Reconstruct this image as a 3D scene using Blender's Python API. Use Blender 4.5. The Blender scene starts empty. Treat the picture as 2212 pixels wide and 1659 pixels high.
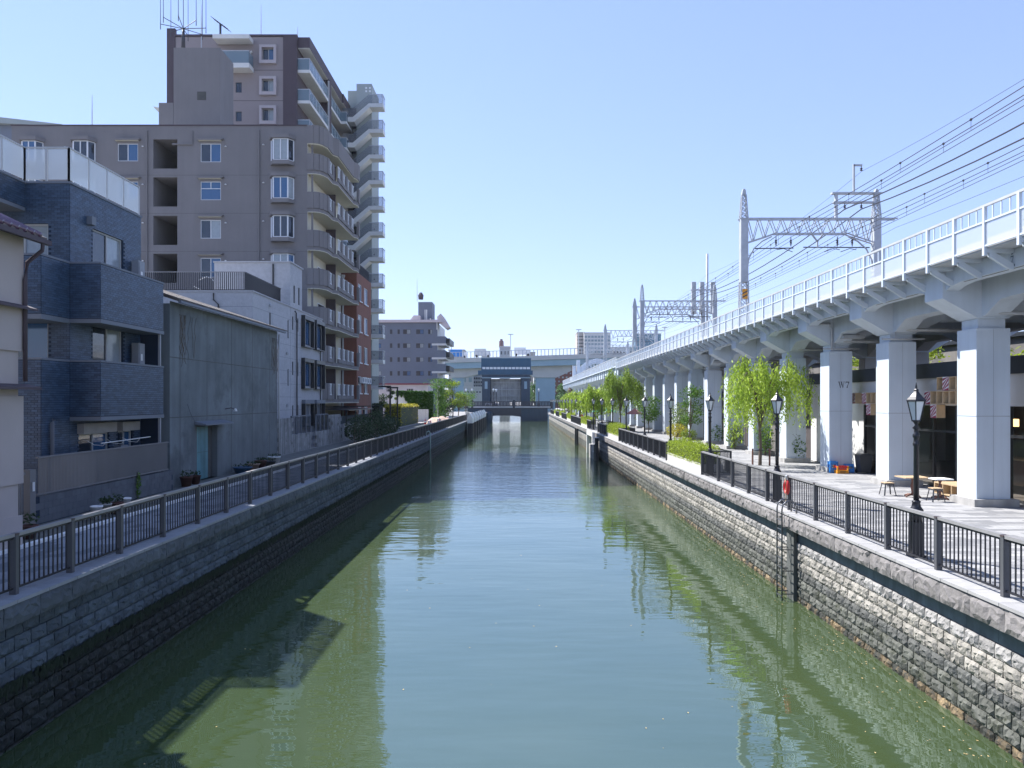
import bpy, math, random
from mathutils import Vector, Matrix

# ------------------------------------------------------------------ camera, sky, sun, exposure
R = math.radians
S = bpy.context.scene
COL = S.collection
EYE = 3.45                                   # camera height above the promenade (z = 0)
WATER = -2.65                                # water level
cd = bpy.data.cameras.new('camera')
cam = bpy.data.objects.new('camera', cd); COL.objects.link(cam)
cam.location = (0, 0, EYE); cam.rotation_euler = (R(90), 0, 0)
cd.sensor_width = 36; cd.lens = 27.015; cd.shift_x = -14 / 2212; cd.shift_y = 35.5 / 2212
cd.clip_start = 0.1; cd.clip_end = 5000
S.camera = cam
SUN = Vector((-8.87, 7.8, 12.86)).normalized()  # towards the sun
elev = math.asin(SUN.z); azim = math.atan2(SUN.x, SUN.y)
W = bpy.data.worlds.new('World'); S.world = W; W.use_nodes = True
nt = W.node_tree; nt.nodes.clear()
sky = nt.nodes.new('ShaderNodeTexSky'); sky.sky_type = 'NISHITA'; sky.sun_disc = False
sky.sun_elevation = elev; sky.sun_rotation = azim; sky.altitude = 0
sky.air_density = 1.0; sky.dust_density = 0.0; sky.ozone_density = 1.3
bg = nt.nodes.new('ShaderNodeBackground'); bg.inputs['Strength'].default_value = 0.15
wo = nt.nodes.new('ShaderNodeOutputWorld')
tint = nt.nodes.new('ShaderNodeVectorMath'); tint.operation = 'MULTIPLY'; tint.inputs[1].default_value = (4.05, 4.45, 6.2)   # cool white balance of the photograph
pre = nt.nodes.new('ShaderNodeVectorMath'); pre.operation = 'SCALE'; pre.inputs['Scale'].default_value = .1
gam = nt.nodes.new('ShaderNodeGamma'); gam.inputs['Gamma'].default_value = .56        # the whole dome softened alike: thin summer haze
nt.links.new(sky.outputs[0], pre.inputs[0]); nt.links.new(pre.outputs[0], gam.inputs[0]); nt.links.new(gam.outputs[0], tint.inputs[0]); nt.links.new(tint.outputs[0], bg.inputs[0]); nt.links.new(bg.outputs[0], wo.inputs[0])
sl = bpy.data.lights.new('sun', 'SUN'); sl.energy = 5.0; sl.angle = R(0.5); sl.color = (1, 0.97, 0.935)
so = bpy.data.objects.new('sun', sl); COL.objects.link(so); so.location = (-40, 30, 60)
so.rotation_euler = SUN.to_track_quat('Z', 'Y').to_euler()
S.view_settings.view_transform = 'Standard'; S.view_settings.look = 'None'
S.view_settings.gamma = 1; S.view_settings.exposure = 0.93
S.render.engine = 'CYCLES'
S.cycles.max_bounces = 6; S.cycles.diffuse_bounces = 2; S.cycles.glossy_bounces = 3
S.cycles.transmission_bounces = 4; S.cycles.transparent_max_bounces = 12
S.cycles.caustics_reflective = False; S.cycles.caustics_refractive = False
S.cycles.use_denoising = True
rnd = random.Random(7)

# ------------------------------------------------------------------ helpers
def at(x, y, Y):
    """the world point that lies Y metres ahead at position (x, y) of a 2212 x 1659 picture"""
    return Vector(((x - 1120) * Y / 1660, Y, EYE + (865 - y) * Y / 1660))
def zat(y, Y): return EYE + (865 - y) * Y / 1660
def xat(x, Y): return (x - 1120) * Y / 1660
def inview(p):
    if p[1] < 3: return False
    x = 1120 + 1660 * p[0] / p[1]; y = 865 - 1660 * (p[2] - EYE) / p[1]
    return -60 < x < 2270 and -60 < y < 1720

OFF = {}
class MB:
    def __init__(s): s.v = []; s.f = []; s.mi = []
    def add(s, vs, fs, m=0):
        b = len(s.v); s.v += [tuple(v) for v in vs]; s.f += [tuple(b + i for i in f) for f in fs]; s.mi += [m] * len(fs); return s
    def box(s, x0, x1, y0, y1, z0, z1, m=0):
        if x0 > x1: x0, x1 = x1, x0
        if y0 > y1: y0, y1 = y1, y0
        if z0 > z1: z0, z1 = z1, z0
        return s.add([(x0,y0,z0),(x1,y0,z0),(x1,y1,z0),(x0,y1,z0),(x0,y0,z1),(x1,y0,z1),(x1,y1,z1),(x0,y1,z1)],
              [(0,3,2,1),(4,5,6,7),(0,1,5,4),(1,2,6,5),(2,3,7,6),(3,0,4,7)], m)
    def quad(s, a, b, c, d, m=0): return s.add([a, b, c, d], [(0,1,2,3)], m)
    def prism(s, poly, axis, a, b, m=0):
        n = len(poly)
        def P(p, t): return {'x': (t, p[0], p[1]), 'y': (p[0], t, p[1]), 'z': (p[0], p[1], t)}[axis]
        vs = [P(p, a) for p in poly] + [P(p, b) for p in poly]
        fs = [tuple(range(n))[::-1], tuple(range(n, 2*n))] + [(i, (i+1) % n, n + (i+1) % n, n + i) for i in range(n)]
        ar = sum(poly[i][0]*poly[(i+1)%n][1] - poly[(i+1)%n][0]*poly[i][1] for i in range(n))
        flip = (ar < 0) ^ (b < a) ^ (axis == 'y')
        if flip: fs = [f[::-1] for f in fs]
        return s.add(vs, fs, m)
    def bar(s, a, b, w, h=None, m=0, up=(0,0,1)):
        a = Vector(a); b = Vector(b); d = (b - a)
        if d.length < 1e-6: return s
        d.normalize(); up = Vector(up)
        if abs(d.dot(up)) > .98: up = Vector((0,1,0))
        u = d.cross(up).normalized() * (w/2); v = u.cross(d).normalized() * ((h or w)/2)
        vs = [a-u-v, a+u-v, a+u+v, a-u+v, b-u-v, b+u-v, b+u+v, b-u+v]
        return s.add(vs, [(0,1,2,3),(7,6,5,4),(0,4,5,1),(1,5,6,2),(2,6,7,3),(3,7,4,0)], m)
    def tube(s, pts, r, n=6, m=0):
        pts = [Vector(p) for p in pts]; k = len(pts); rs = r if isinstance(r, (list, tuple)) else [r]*k
        vs = []; fs = []
        for i, p in enumerate(pts):
            d = (pts[min(i+1,k-1)] - pts[max(i-1,0)]).normalized()
            up = Vector((0,0,1)) if abs(d.z) < .95 else Vector((0,1,0))
            u = d.cross(up).normalized(); v = u.cross(d)
            for j in range(n):
                t = 2*math.pi*j/n; vs.append(p + (u*math.cos(t) + v*math.sin(t))*rs[i])
        for i in range(k-1):
            for j in range(n): fs.append((i*n+j, i*n+(j+1)%n, (i+1)*n+(j+1)%n, (i+1)*n+j))
        fs.append(tuple(range(n))[::-1]); fs.append(tuple(range((k-1)*n, k*n)))
        return s.add(vs, fs, m)
    def lathe(s, prof, c=(0,0,0), n=12, m=0, ph=0):
        vs = []; fs = []; k = len(prof)
        for r, z in prof:
            for j in range(n):
                t = 2*math.pi*j/n + ph; vs.append((c[0]+r*math.cos(t), c[1]+r*math.sin(t), c[2]+z))
        for i in range(k-1):
            for j in range(n): fs.append((i*n+j, i*n+(j+1)%n, (i+1)*n+(j+1)%n, (i+1)*n+j))
        fs.append(tuple(range(n))[::-1]); fs.append(tuple(range((k-1)*n, k*n)))
        return s.add(vs, fs, m)
    def build(s, name, mat, parent=None, smooth=False, loc=None):
        me = bpy.data.meshes.new(name)
        o = bpy.data.objects.new(name, me); COL.objects.link(o)
        off = OFF.get(parent.name, Vector((0,0,0))) if parent else Vector(loc or (0,0,0))
        vs = s.v if off.length == 0 else [(v[0]-off[0], v[1]-off[1], v[2]-off[2]) for v in s.v]
        me.from_pydata(vs, [], s.f)
        for mm in (mat if isinstance(mat, (list, tuple)) else [mat]):
            if mm: me.materials.append(mm)
        if isinstance(mat, (list, tuple)) and len(mat) > 1: me.polygons.foreach_set('material_index', s.mi)
        if smooth: me.polygons.foreach_set('use_smooth', [True]*len(me.polygons))
        if parent: o.parent = parent; OFF[o.name] = off
        else: o.location = off; OFF[o.name] = off
        return o
def box(name, mat, parent, *a): return MB().box(*a).build(name, mat, parent)
def tag(o, label=None, cat=None, group=None, kind=None):
    if label: o['label'] = label
    if cat: o['category'] = cat
    if group: o['group'] = group
    if kind: o['kind'] = kind
    return o
def thing(name, loc, label, cat, group=None):
    o = bpy.data.objects.new(name, None); COL.objects.link(o); o.location = loc; o.empty_display_size = .3
    OFF[o.name] = Vector(loc)
    return tag(o, label, cat, group)
def copy_tree(root, loc, rz=0, label=None, sc=1, ch=None):
    def rec(o, par):
        c = o.copy(); COL.objects.link(c)
        if par: c.parent = par
        for k in ch.get(o.name, []): rec(k, c)
        return c
    r = rec(root, None); r.location = loc; r.rotation_euler = (0, 0, rz); r.scale = (sc, sc, sc)
    if label: r['label'] = label
    return r
def tree_of(root):
    ch = {}; todo = [root]; allo = list(bpy.data.objects)
    for o in allo:
        if o.parent: ch.setdefault(o.parent.name, []).append(o)
    return ch
def inst(name, me, parent, loc, rz=0, sc=(1,1,1)):
    o = bpy.data.objects.new(name, me); COL.objects.link(o)
    off = OFF.get(parent.name, Vector((0,0,0))); o.location = Vector(loc) - off; o.rotation_euler = (0,0,rz); o.scale = sc
    o.parent = parent
    return o

def mesh_of(mb, name, mat):
    me = bpy.data.meshes.new(name); me.from_pydata(mb.v, [], mb.f); me.materials.append(mat); return me

def scatter(name, parent, items, limit=300, stuff=None):
    """items: (template index list entry (mb, mesh, material), location, rot z, scale). The largest in view become parts, the rest one part of kind stuff."""
    def key(it):
        p = it[1]; sz = max(it[3]) if it[3] else 1
        return (sz / max(p[1], 1)) if inview(p) else -1
    items = sorted(items, key=key, reverse=True)
    for t, p, rz, sc in items[:limit]: inst(name, t[1], parent, p, rz, sc or (1,1,1))
    rest = items[limit:]
    if rest:
        mats = []; mb = MB()
        for t, p, rz, sc in rest:
            if t[2] not in mats: mats.append(t[2])
            mi = mats.index(t[2]); c = math.cos(rz); s_ = math.sin(rz); a, b_, d = sc or (1,1,1)
            mb.add([(p[0] + c*v[0]*a - s_*v[1]*b_, p[1] + s_*v[0]*a + c*v[1]*b_, p[2] + v[2]*d) for v in t[0].v], t[0].f, mi)
        o = mb.build(stuff or name + 's_beyond', mats, parent); o['kind'] = 'stuff'
def template(mb, name, mat): return (mb, mesh_of(mb, name, mat), mat)

# ------------------------------------------------------------------ materials
MATS = {}
def M(name, col, rough=.7, var=.12, scale=1.2, bump=0., bscale=25., metal=0., spec=.5, tone=0., streak=0., emit=None, alpha=1., stretch=(1,1,1), grime=None):
    if name in MATS: return MATS[name]
    m = bpy.data.materials.new(name); m.use_nodes = True; n = m.node_tree.nodes; L = m.node_tree.links
    b = n['Principled BSDF']; b.inputs['Roughness'].default_value = rough; b.inputs['Metallic'].default_value = metal
    b.inputs['Specular IOR Level'].default_value = spec
    geo = n.new('ShaderNodeNewGeometry')
    mp = n.new('ShaderNodeMapping'); mp.inputs['Scale'].default_value = stretch; L.new(geo.outputs['Position'], mp.inputs[0])
    def mixv(fac_socket, lo, hi, cin):
        mr = n.new('ShaderNodeMapRange'); mr.inputs['To Min'].default_value = lo; mr.inputs['To Max'].default_value = hi
        L.new(fac_socket, mr.inputs['Value'])
        mx = n.new('ShaderNodeVectorMath'); mx.operation = 'SCALE'
        L.new(mr.outputs[0], mx.inputs['Scale'])
        if isinstance(cin, tuple): mx.inputs[0].default_value = cin
        else: L.new(cin, mx.inputs[0])
        return mx.outputs[0]
    c = tuple(col[:3])
    if var:
        t = n.new('ShaderNodeTexNoise'); t.inputs['Scale'].default_value = scale; t.inputs['Detail'].default_value = 5; t.inputs['Roughness'].default_value = .62
        L.new(mp.outputs[0], t.inputs['Vector'])
        mr = n.new('ShaderNodeMapRange'); mr.inputs['From Min'].default_value = .3; mr.inputs['From Max'].default_value = .7; L.new(t.outputs[0], mr.inputs[0])
        c = mixv(mr.outputs[0], 1 - var, 1 + var, c)
    if tone:
        oi = n.new('ShaderNodeObjectInfo'); ad = n.new('ShaderNodeMath'); ad.operation = 'ADD'
        L.new(oi.outputs['Random'], ad.inputs[0]); L.new(geo.outputs['Random Per Island'], ad.inputs[1])
        fr = n.new('ShaderNodeMath'); fr.operation = 'FRACT'; L.new(ad.outputs[0], fr.inputs[0])
        c = mixv(fr.outputs[0], 1 - tone, 1 + tone, c)
    if streak:   # rain streaks that run down the surface
        m2 = n.new('ShaderNodeMapping'); m2.inputs['Scale'].default_value = (1, 1, .07); L.new(geo.outputs['Position'], m2.inputs[0])
        t2 = n.new('ShaderNodeTexNoise'); t2.inputs['Scale'].default_value = 2.6; t2.inputs['Detail'].default_value = 6; L.new(m2.outputs[0], t2.inputs['Vector'])
        mr2 = n.new('ShaderNodeMapRange'); mr2.inputs['From Min'].default_value = .35; mr2.inputs['From Max'].default_value = .68; L.new(t2.outputs[0], mr2.inputs[0])
        c = mixv(mr2.outputs[0], 1 + streak*.3, 1 - streak, c)
    if grime:    # blotches of a second colour
        t4 = n.new('ShaderNodeTexNoise'); t4.inputs['Scale'].default_value = grime[1]; t4.inputs['Detail'].default_value = 8; t4.inputs['Roughness'].default_value = .7
        L.new(geo.outputs['Position'], t4.inputs['Vector'])
        mr4 = n.new('ShaderNodeMapRange'); mr4.inputs['From Min'].default_value = grime[2]; mr4.inputs['From Max'].default_value = grime[2] + .12; L.new(t4.outputs[0], mr4.inputs[0])
        mx4 = n.new('ShaderNodeMix'); mx4.data_type = 'RGBA'; L.new(mr4.outputs[0], mx4.inputs['Factor'])
        if isinstance(c, tuple): mx4.inputs[6].default_value = (*c, 1)
        else: L.new(c, mx4.inputs[6])
        mx4.inputs[7].default_value = (*grime[0], 1); c = mx4.outputs[2]
    if isinstance(c, tuple): b.inputs['Base Color'].default_value = (*c, 1)
    else: L.new(c, b.inputs['Base Color'])
    if bump:
        t3 = n.new('ShaderNodeTexNoise'); t3.inputs['Scale'].default_value = bscale; t3.inputs['Detail'].default_value = 4
        L.new(mp.outputs[0], t3.inputs['Vector'])
        bp = n.new('ShaderNodeBump'); bp.inputs['Strength'].default_value = 1; bp.inputs['Distance'].default_value = bump
        L.new(t3.outputs[0], bp.inputs['Height']); L.new(bp.outputs[0], b.inputs['Normal'])
    if emit: b.inputs['Emission Color'].default_value = (*emit[0], 1); b.inputs['Emission Strength'].default_value = emit[1]
    if alpha < 1: b.inputs['Alpha'].default_value = alpha
    MATS[name] = m
    return m
def leafmat(name, col, var=.35):
    m = bpy.data.materials.new(name); m.use_nodes = True; n = m.node_tree.nodes; L = m.node_tree.links
    b = n['Principled BSDF']; b.inputs['Roughness'].default_value = .55; b.inputs['Specular IOR Level'].default_value = .3
    geo = n.new('ShaderNodeNewGeometry')
    mr = n.new('ShaderNodeMapRange'); mr.inputs['To Min'].default_value = 1 - var; mr.inputs['To Max'].default_value = 1 + var
    L.new(geo.outputs['Random Per Island'], mr.inputs[0])
    mx = n.new('ShaderNodeVectorMath'); mx.operation = 'SCALE'; mx.inputs[0].default_value = col; L.new(mr.outputs[0], mx.inputs['Scale'])
    L.new(mx.outputs[0], b.inputs['Base Color'])
    tr = n.new('ShaderNodeBsdfTranslucent'); L.new(mx.outputs[0], tr.inputs[0])
    ms = n.new('ShaderNodeMixShader'); ms.inputs[0].default_value = .38
    out = n['Material Output']; L.new(b.outputs[0], ms.inputs[1]); L.new(tr.outputs[0], ms.inputs[2]); L.new(ms.outputs[0], out.inputs[0])
    return m
def seethrough(name, col, t, rough=.3):
    m = bpy.data.materials.new(name); m.use_nodes = True; n = m.node_tree.nodes; L = m.node_tree.links
    b = n['Principled BSDF']; b.inputs['Base Color'].default_value = (*col, 1); b.inputs['Roughness'].default_value = rough
    tp = n.new('ShaderNodeBsdfTransparent'); ms = n.new('ShaderNodeMixShader'); ms.inputs[0].default_value = t
    L.new(b.outputs[0], ms.inputs[1]); L.new(tp.outputs[0], ms.inputs[2]); L.new(ms.outputs[0], n['Material Output'].inputs[0])
    return m
m_cap = M('cap stone', (.225,.21,.205), .85, .22, 2.5, .012, 16, tone=.14)
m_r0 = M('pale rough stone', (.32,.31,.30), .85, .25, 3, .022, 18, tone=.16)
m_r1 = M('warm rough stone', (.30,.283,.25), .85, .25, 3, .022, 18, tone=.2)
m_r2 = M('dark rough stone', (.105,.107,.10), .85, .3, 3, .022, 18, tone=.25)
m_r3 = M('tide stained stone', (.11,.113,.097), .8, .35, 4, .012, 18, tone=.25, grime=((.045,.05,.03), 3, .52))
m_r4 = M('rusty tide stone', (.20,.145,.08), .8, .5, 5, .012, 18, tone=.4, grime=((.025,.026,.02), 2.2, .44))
m_band = M('smooth shade toned band stone', (.13,.165,.19), .8, .25, 2, .004, 12, tone=.12, streak=.3)  # smooth blocks; the cap overhang's shade is put into their dark blue
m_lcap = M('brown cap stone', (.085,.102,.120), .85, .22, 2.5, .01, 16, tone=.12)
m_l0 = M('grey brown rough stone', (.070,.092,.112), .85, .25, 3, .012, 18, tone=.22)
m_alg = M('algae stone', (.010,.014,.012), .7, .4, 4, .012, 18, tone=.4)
m_core = M('wall core', (.09,.09,.085), .9, .2)
m_conc = M('concrete', (.42,.41,.39), .85, .15, 1.5, .003, 30, streak=.25)
m_coping = M('coping granite', (.37,.365,.36), .8, .12, 4, .002, 60, tone=.06)
m_p1 = M('pale paver', (.37,.367,.365), .85, .1, 5, .002, 60, tone=.05)
m_p2 = M('grey paver', (.235,.236,.242), .85, .12, 5, .002, 60, tone=.06)
m_p3 = M('middle paver', (.305,.303,.305), .85, .1, 5, .002, 60, tone=.05)
m_grd = M('ground', (.30,.29,.28), .9, .2, .6)
m_rail = M('charcoal rail steel', (.013,.014,.02), .45, .1, 3)
m_railtop = M('grey rail metal', (.27,.265,.265), .5, .08, 3)
m_post = M('grey post metal', (.085,.087,.095), .5, .08, 3)
m_black = M('black iron', (.012,.013,.018), .38, .1, 4)
m_lampglass = M('lamp glass', (.66,.70,.72), .15, .05, 3, spec=.8)
m_vwhite = M('viaduct paint', (.60,.67,.745), .55, .06, .5, streak=.08)
m_vdeck = M('viaduct concrete', (.52,.51,.50), .8, .12, 1)
m_steelgrey = M('galvanised steel', (.46,.48,.50), .5, .1, 2)
m_mast = M('mast paint', (.46,.49,.53), .55, .12, 2)
m_wire = M('wire', (.035,.037,.05), .5, 0)
m_insul = M('insulator brown', (.06,.05,.06), .3, .1, 3)
m_panel = seethrough('perforated panel', (.55,.60,.66), .62)
m_glass = M('window glass', (.018,.028,.045), .04, 0, spec=.9)
m_glassb = M('blue window glass', (.03,.10,.22), .05, 0, spec=.9)
m_curtain = M('curtain behind glass', (.30,.34,.36), .12, .1, 5, spec=.7)
m_frost = seethrough('frosted glass', (.72,.78,.82), .55, .25)
m_bglass = seethrough('balcony glass', (.20,.28,.33), .30, .12)
m_shopglass = seethrough('shop glass', (.02,.03,.03), .84, .03)
m_wframe = M('white window frame', (.72,.74,.76), .4, .03, 3)
m_aframe = M('aluminium frame', (.42,.43,.43), .4, .05, 3)
m_dframe = M('dark frame', (.02,.022,.026), .4, .05, 3)
m_beige = M('beige stucco', (.44,.385,.36), .9, .06, .8, .004, 60)
m_tile = M('grey ceramic tile', (.044,.078,.132), .4, .1, 2, tone=.3)
m_grout = M('tile grout', (.013,.026,.05), .9, .1)
m_trim = M('grey trim', (.15,.17,.20), .6, .06)
m_ware = M('stained concrete', (.155,.178,.185), .9, .22, .45, .004, 30, streak=.16, grime=((.105,.12,.125), .42, .53))
m_teal = M('teal door', (.10,.26,.29), .5, .2, 1.2, streak=.4)
m_rooft = M('roof tile brown', (.105,.09,.08), .8, .25, 2, .004, 20, tone=.25)
m_siding = M('pale stone siding', (.41,.415,.435), .8, .1, 5, .014, 9, tone=.04)
m_brown = M('brown stucco', (.200,.190,.192), .9, .07, .35, .006, 22, streak=.045)
m_cream = M('cream paint', (.62,.59,.48), .8, .05)
m_tan = M('tan tile', (.27,.235,.235), .75, .05, .5)
m_plum = M('plum brown tile', (.075,.055,.065), .7, .08, .5)
m_orange = M('terracotta render', (.215,.088,.06), .85, .08, .6, .004, 30, streak=.14)
m_greygreen = M('pale grey green panel', (.33,.37,.36), .7, .05, .4)
m_slab = M('white painted slab', (.66,.66,.63), .7, .06, 1)
m_gtile = M('blue grey tile', (.155,.178,.22), .7, .08, .4)
m_pink = M('pale pink siding', (.60,.53,.53), .7, .05, 1)
m_maroon = M('maroon trim', (.22,.04,.06), .6, .05)
m_gate = M('gate blue steel', (.018,.09,.17), .45, .1, .6)
m_gate2 = M('gate tower', (.028,.055,.09), .6, .1, .4, streak=.2)
m_leafgate = M('gate leaf steel', (.36,.37,.37), .55, .2, .6, streak=.3)
m_bridge = M('dark bridge iron', (.04,.042,.055), .6, .15, 1)
m_hwblue = M('expressway girder', (.27,.39,.46), .6, .06, .3)
m_hwconc = M('expressway concrete', (.50,.50,.49), .8, .08, .3)
m_bark = M('bark', (.13,.10,.075), .9, .3, 6, .01, 25)
m_wood = M('pale wood', (.55,.40,.24), .6, .15, 3, stretch=(1,8,1))
m_wood2 = M('red brown wood', (.18,.085,.06), .6, .2, 3)
m_red = M('red', (.62,.03,.03), .4, .08, 3)
m_yellow = M('yellow plastic', (.80,.33,.02), .45, .05, 3)
m_blue = M('blue plastic', (.02,.20,.55), .45, .06, 3)
m_white = M('white', (.78,.78,.77), .6, .04, 2)
m_binp = M('dark grey plastic', (.045,.05,.058), .45, .08, 3)
m_terr = M('terracotta pot', (.11,.05,.04), .8, .15, 5)
m_soil = M('soil', (.05,.04,.03), .95, .3, 5)
m_block = M('concrete block', (.30,.305,.30), .9, .15, 2, .005, 30, tone=.08, streak=.55, grime=((.075,.065,.055), 1.1, .55))
m_skin = M('skin', (.45,.28,.20), .6, .05)
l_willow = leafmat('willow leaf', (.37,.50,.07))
l_willow2 = leafmat('darker willow leaf', (.26,.37,.06))  # darker green for the middle-distance willow
l_green = leafmat('green leaf', (.11,.22,.035))
l_bright = leafmat('bright leaf', (.33,.42,.04))
l_dark = leafmat('dark leaf', (.045,.075,.03))
l_ivy = leafmat('ivy leaf', (.07,.17,.025))
l_hedge = leafmat('hedge leaf', (.17,.24,.035))
l_gold = leafmat('golden hedge leaf', (.42,.38,.045))
l_far = leafmat('distant leaf', (.10,.20,.06))
# ------------------------------------------------------------------ water, ground, paths
def water_material():
    m = bpy.data.materials.new('canal water'); m.use_nodes = True; n = m.node_tree.nodes; L = m.node_tree.links
    b = n['Principled BSDF']
    b.inputs['Roughness'].default_value = .012; b.inputs['IOR'].default_value = 2.75; b.inputs['Specular IOR Level'].default_value = .5; b.inputs['Specular Tint'].default_value = (.62,.88,1,1)
    geo = n.new('ShaderNodeNewGeometry')
    t0 = n.new('ShaderNodeTexNoise'); t0.inputs['Scale'].default_value = .13; t0.inputs['Detail'].default_value = 5; L.new(geo.outputs['Position'], t0.inputs['Vector'])
    cr = n.new('ShaderNodeValToRGB'); cr.color_ramp.elements[0].position = .35; cr.color_ramp.elements[1].position = .68
    cr.color_ramp.elements[0].color = (.050,.076,.030,1); cr.color_ramp.elements[1].color = (.068,.094,.040,1)
    L.new(t0.outputs[0], cr.inputs[0]); L.new(cr.outputs[0], b.inputs['Base Color'])
    def waves(scale, stretch, dist, prev, mask=None, detail=2):
        mp = n.new('ShaderNodeMapping'); mp.inputs['Scale'].default_value = stretch; L.new(geo.outputs['Position'], mp.inputs[0])
        t = n.new('ShaderNodeTexNoise'); t.inputs['Scale'].default_value = scale; t.inputs['Detail'].default_value = detail; L.new(mp.outputs[0], t.inputs['Vector'])
        bp = n.new('ShaderNodeBump'); bp.inputs['Distance'].default_value = dist; bp.inputs['Strength'].default_value = 1
        L.new(t.outputs[0], bp.inputs['Height'])
        if mask: L.new(mask, bp.inputs['Strength'])
        if prev: L.new(prev, bp.inputs['Normal'])
        return bp.outputs[0]
    # gusts: patches of finer ripples further along the canal
    tm = n.new('ShaderNodeTexNoise'); tm.inputs['Scale'].default_value = .055; tm.inputs['Detail'].default_value = 3; L.new(geo.outputs['Position'], tm.inputs['Vector'])
    sx = n.new('ShaderNodeSeparateXYZ'); L.new(geo.outputs['Position'], sx.inputs[0])
    my = n.new('ShaderNodeMapRange'); my.interpolation_type = 'SMOOTHSTEP'; my.inputs['From Min'].default_value = 28; my.inputs['From Max'].default_value = 48; my.inputs['To Min'].default_value = -.28; my.inputs['To Max'].default_value = .22; L.new(sx.outputs['Y'], my.inputs[0])
    ad = n.new('ShaderNodeMath'); ad.operation = 'ADD'; L.new(tm.outputs[0], ad.inputs[0]); L.new(my.outputs[0], ad.inputs[1])
    mk = n.new('ShaderNodeMapRange'); mk.inputs['From Min'].default_value = .42; mk.inputs['From Max'].default_value = .62; mk.inputs['To Min'].default_value = .0; L.new(ad.outputs[0], mk.inputs[0])
    nn = waves(.55, (.5, 1.0, 1), .030, None)
    nn = waves(1.5, (.4, 1.6, 1), .008, nn)
    nn = waves(5.5, (.6, 1.4, 1), .009, nn, mk.outputs[0])
    mf = n.new('ShaderNodeMapRange'); mf.inputs['From Min'].default_value = 75; mf.inputs['From Max'].default_value = 150; L.new(sx.outputs['Y'], mf.inputs[0])
    nn = waves(1.6, (.6, 1.3, 1), .03, nn, mf.outputs[0])
    L.new(nn, b.inputs['Normal'])
    return m
m_water = water_material()
wtr = MB().quad((-9.5,-30,WATER),(9.5,-30,WATER),(9.5,238,WATER),(-9.5,238,WATER)).quad((-40,238,WATER),(40,238,WATER),(40,480,WATER),(-40,480,WATER)).build('water', m_water)
tag(wtr, 'still green canal water reflecting the sky and walls', 'water', kind='structure')
g = MB()
for a in ((-700,-9.05,-60,238),(8.9,700,-60,238),(-700,-40,238,480),(40,700,238,480),(-700,700,480,1000)):
    g.quad((a[0],a[2],-.03),(a[1],a[2],-.03),(a[1],a[3],-.03),(a[0],a[3],-.03))
tag(g.build('ground', m_grd), 'plain grey ground under the town', 'ground', kind='structure')
tag(MB().quad((-9.5,-30,-4),(9.5,-30,-4),(9.5,330,-4),(-9.5,330,-4)).build('canal_bed', m_soil), 'dark bed of the canal', 'canal bed', kind='structure')

def slab_template(w, l, h, mat, name='paver'):
    mb = MB(); mb.add([(-w/2,-l/2,0),(w/2,-l/2,0),(w/2,l/2,0),(-w/2,l/2,0),(-w/2,-l/2,h),(w/2,-l/2,h),(w/2,l/2,h),(-w/2,l/2,h)],
        [(4,5,6,7),(0,1,5,4),(1,2,6,5),(2,3,7,6),(3,0,4,7)]); return template(mb, name, mat)
# right promenade: long pavers laid across, in three greys
prom = MB().quad((8.9,-30,-.012),(40,-30,-.012),(40,232,-.012),(8.9,232,-.012)).build('promenade', m_p2)
tag(prom, 'grey and white paved promenade beside the canal', 'promenade', kind='structure')
tp = [slab_template(.885, .285, .016, m) for m in (m_p1, m_p2, m_p3)]
items = []
y = 8.0; row = 0
while y < 92:
    xx = 9.0 + (.45 if row % 2 else 0) + rnd.uniform(-.1, .1)
    while xx < 16.2:
        x = xx + .45
        if inview((x, y, 0)) or y < 14:
            items.append((rnd.choice((tp[0], tp[0], tp[2], tp[1], tp[1])), (x, y + .15, -.012), 0, (1,1,1)))
        xx += .9
    y += .3; row += 1
scatter('paver', prom, items, 300, 'far_pavers')
# left footpath
fp = MB().quad((-11.6,-30,-.012),(-9.05,-30,-.012),(-9.05,190,-.012),(-11.6,190,-.012)).build('footpath', m_p3)
tag(fp, 'narrow grey paved footpath behind the canal fence', 'footpath', kind='structure')
m_q1 = M('blue grey paver', (.26,.275,.30), .85, .1, 5, tone=.06); m_q2 = M('dark grey paver', (.165,.18,.20), .85, .1, 5, tone=.08)
tq = [slab_template(.29, .585, .016, m) for m in (m_q1, m_q2)]
items = []
y = 10.; row = 0
while y < 70:
    for i in range(8):
        x = -11.37 + i*.3
        yy = y + (.3 if i % 2 else 0)
        if inview((x, yy, 0)): items.append((rnd.choice((tq[0], tq[0], tq[1])), (x, yy, -.012), 0, (1,1,1)))
    y += .6
scatter('paver', fp, items, 300, 'far_pavers')
kb = MB()
for i in range(90):
    kb.box(-11.72, -11.55, 8 + i*1.0, 8.985 + i*1.0, -.03, .06)
tag(kb.build('kerb', m_white), 'pale concrete kerb along the inner edge of the footpath', 'kerb', kind='structure')

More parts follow.
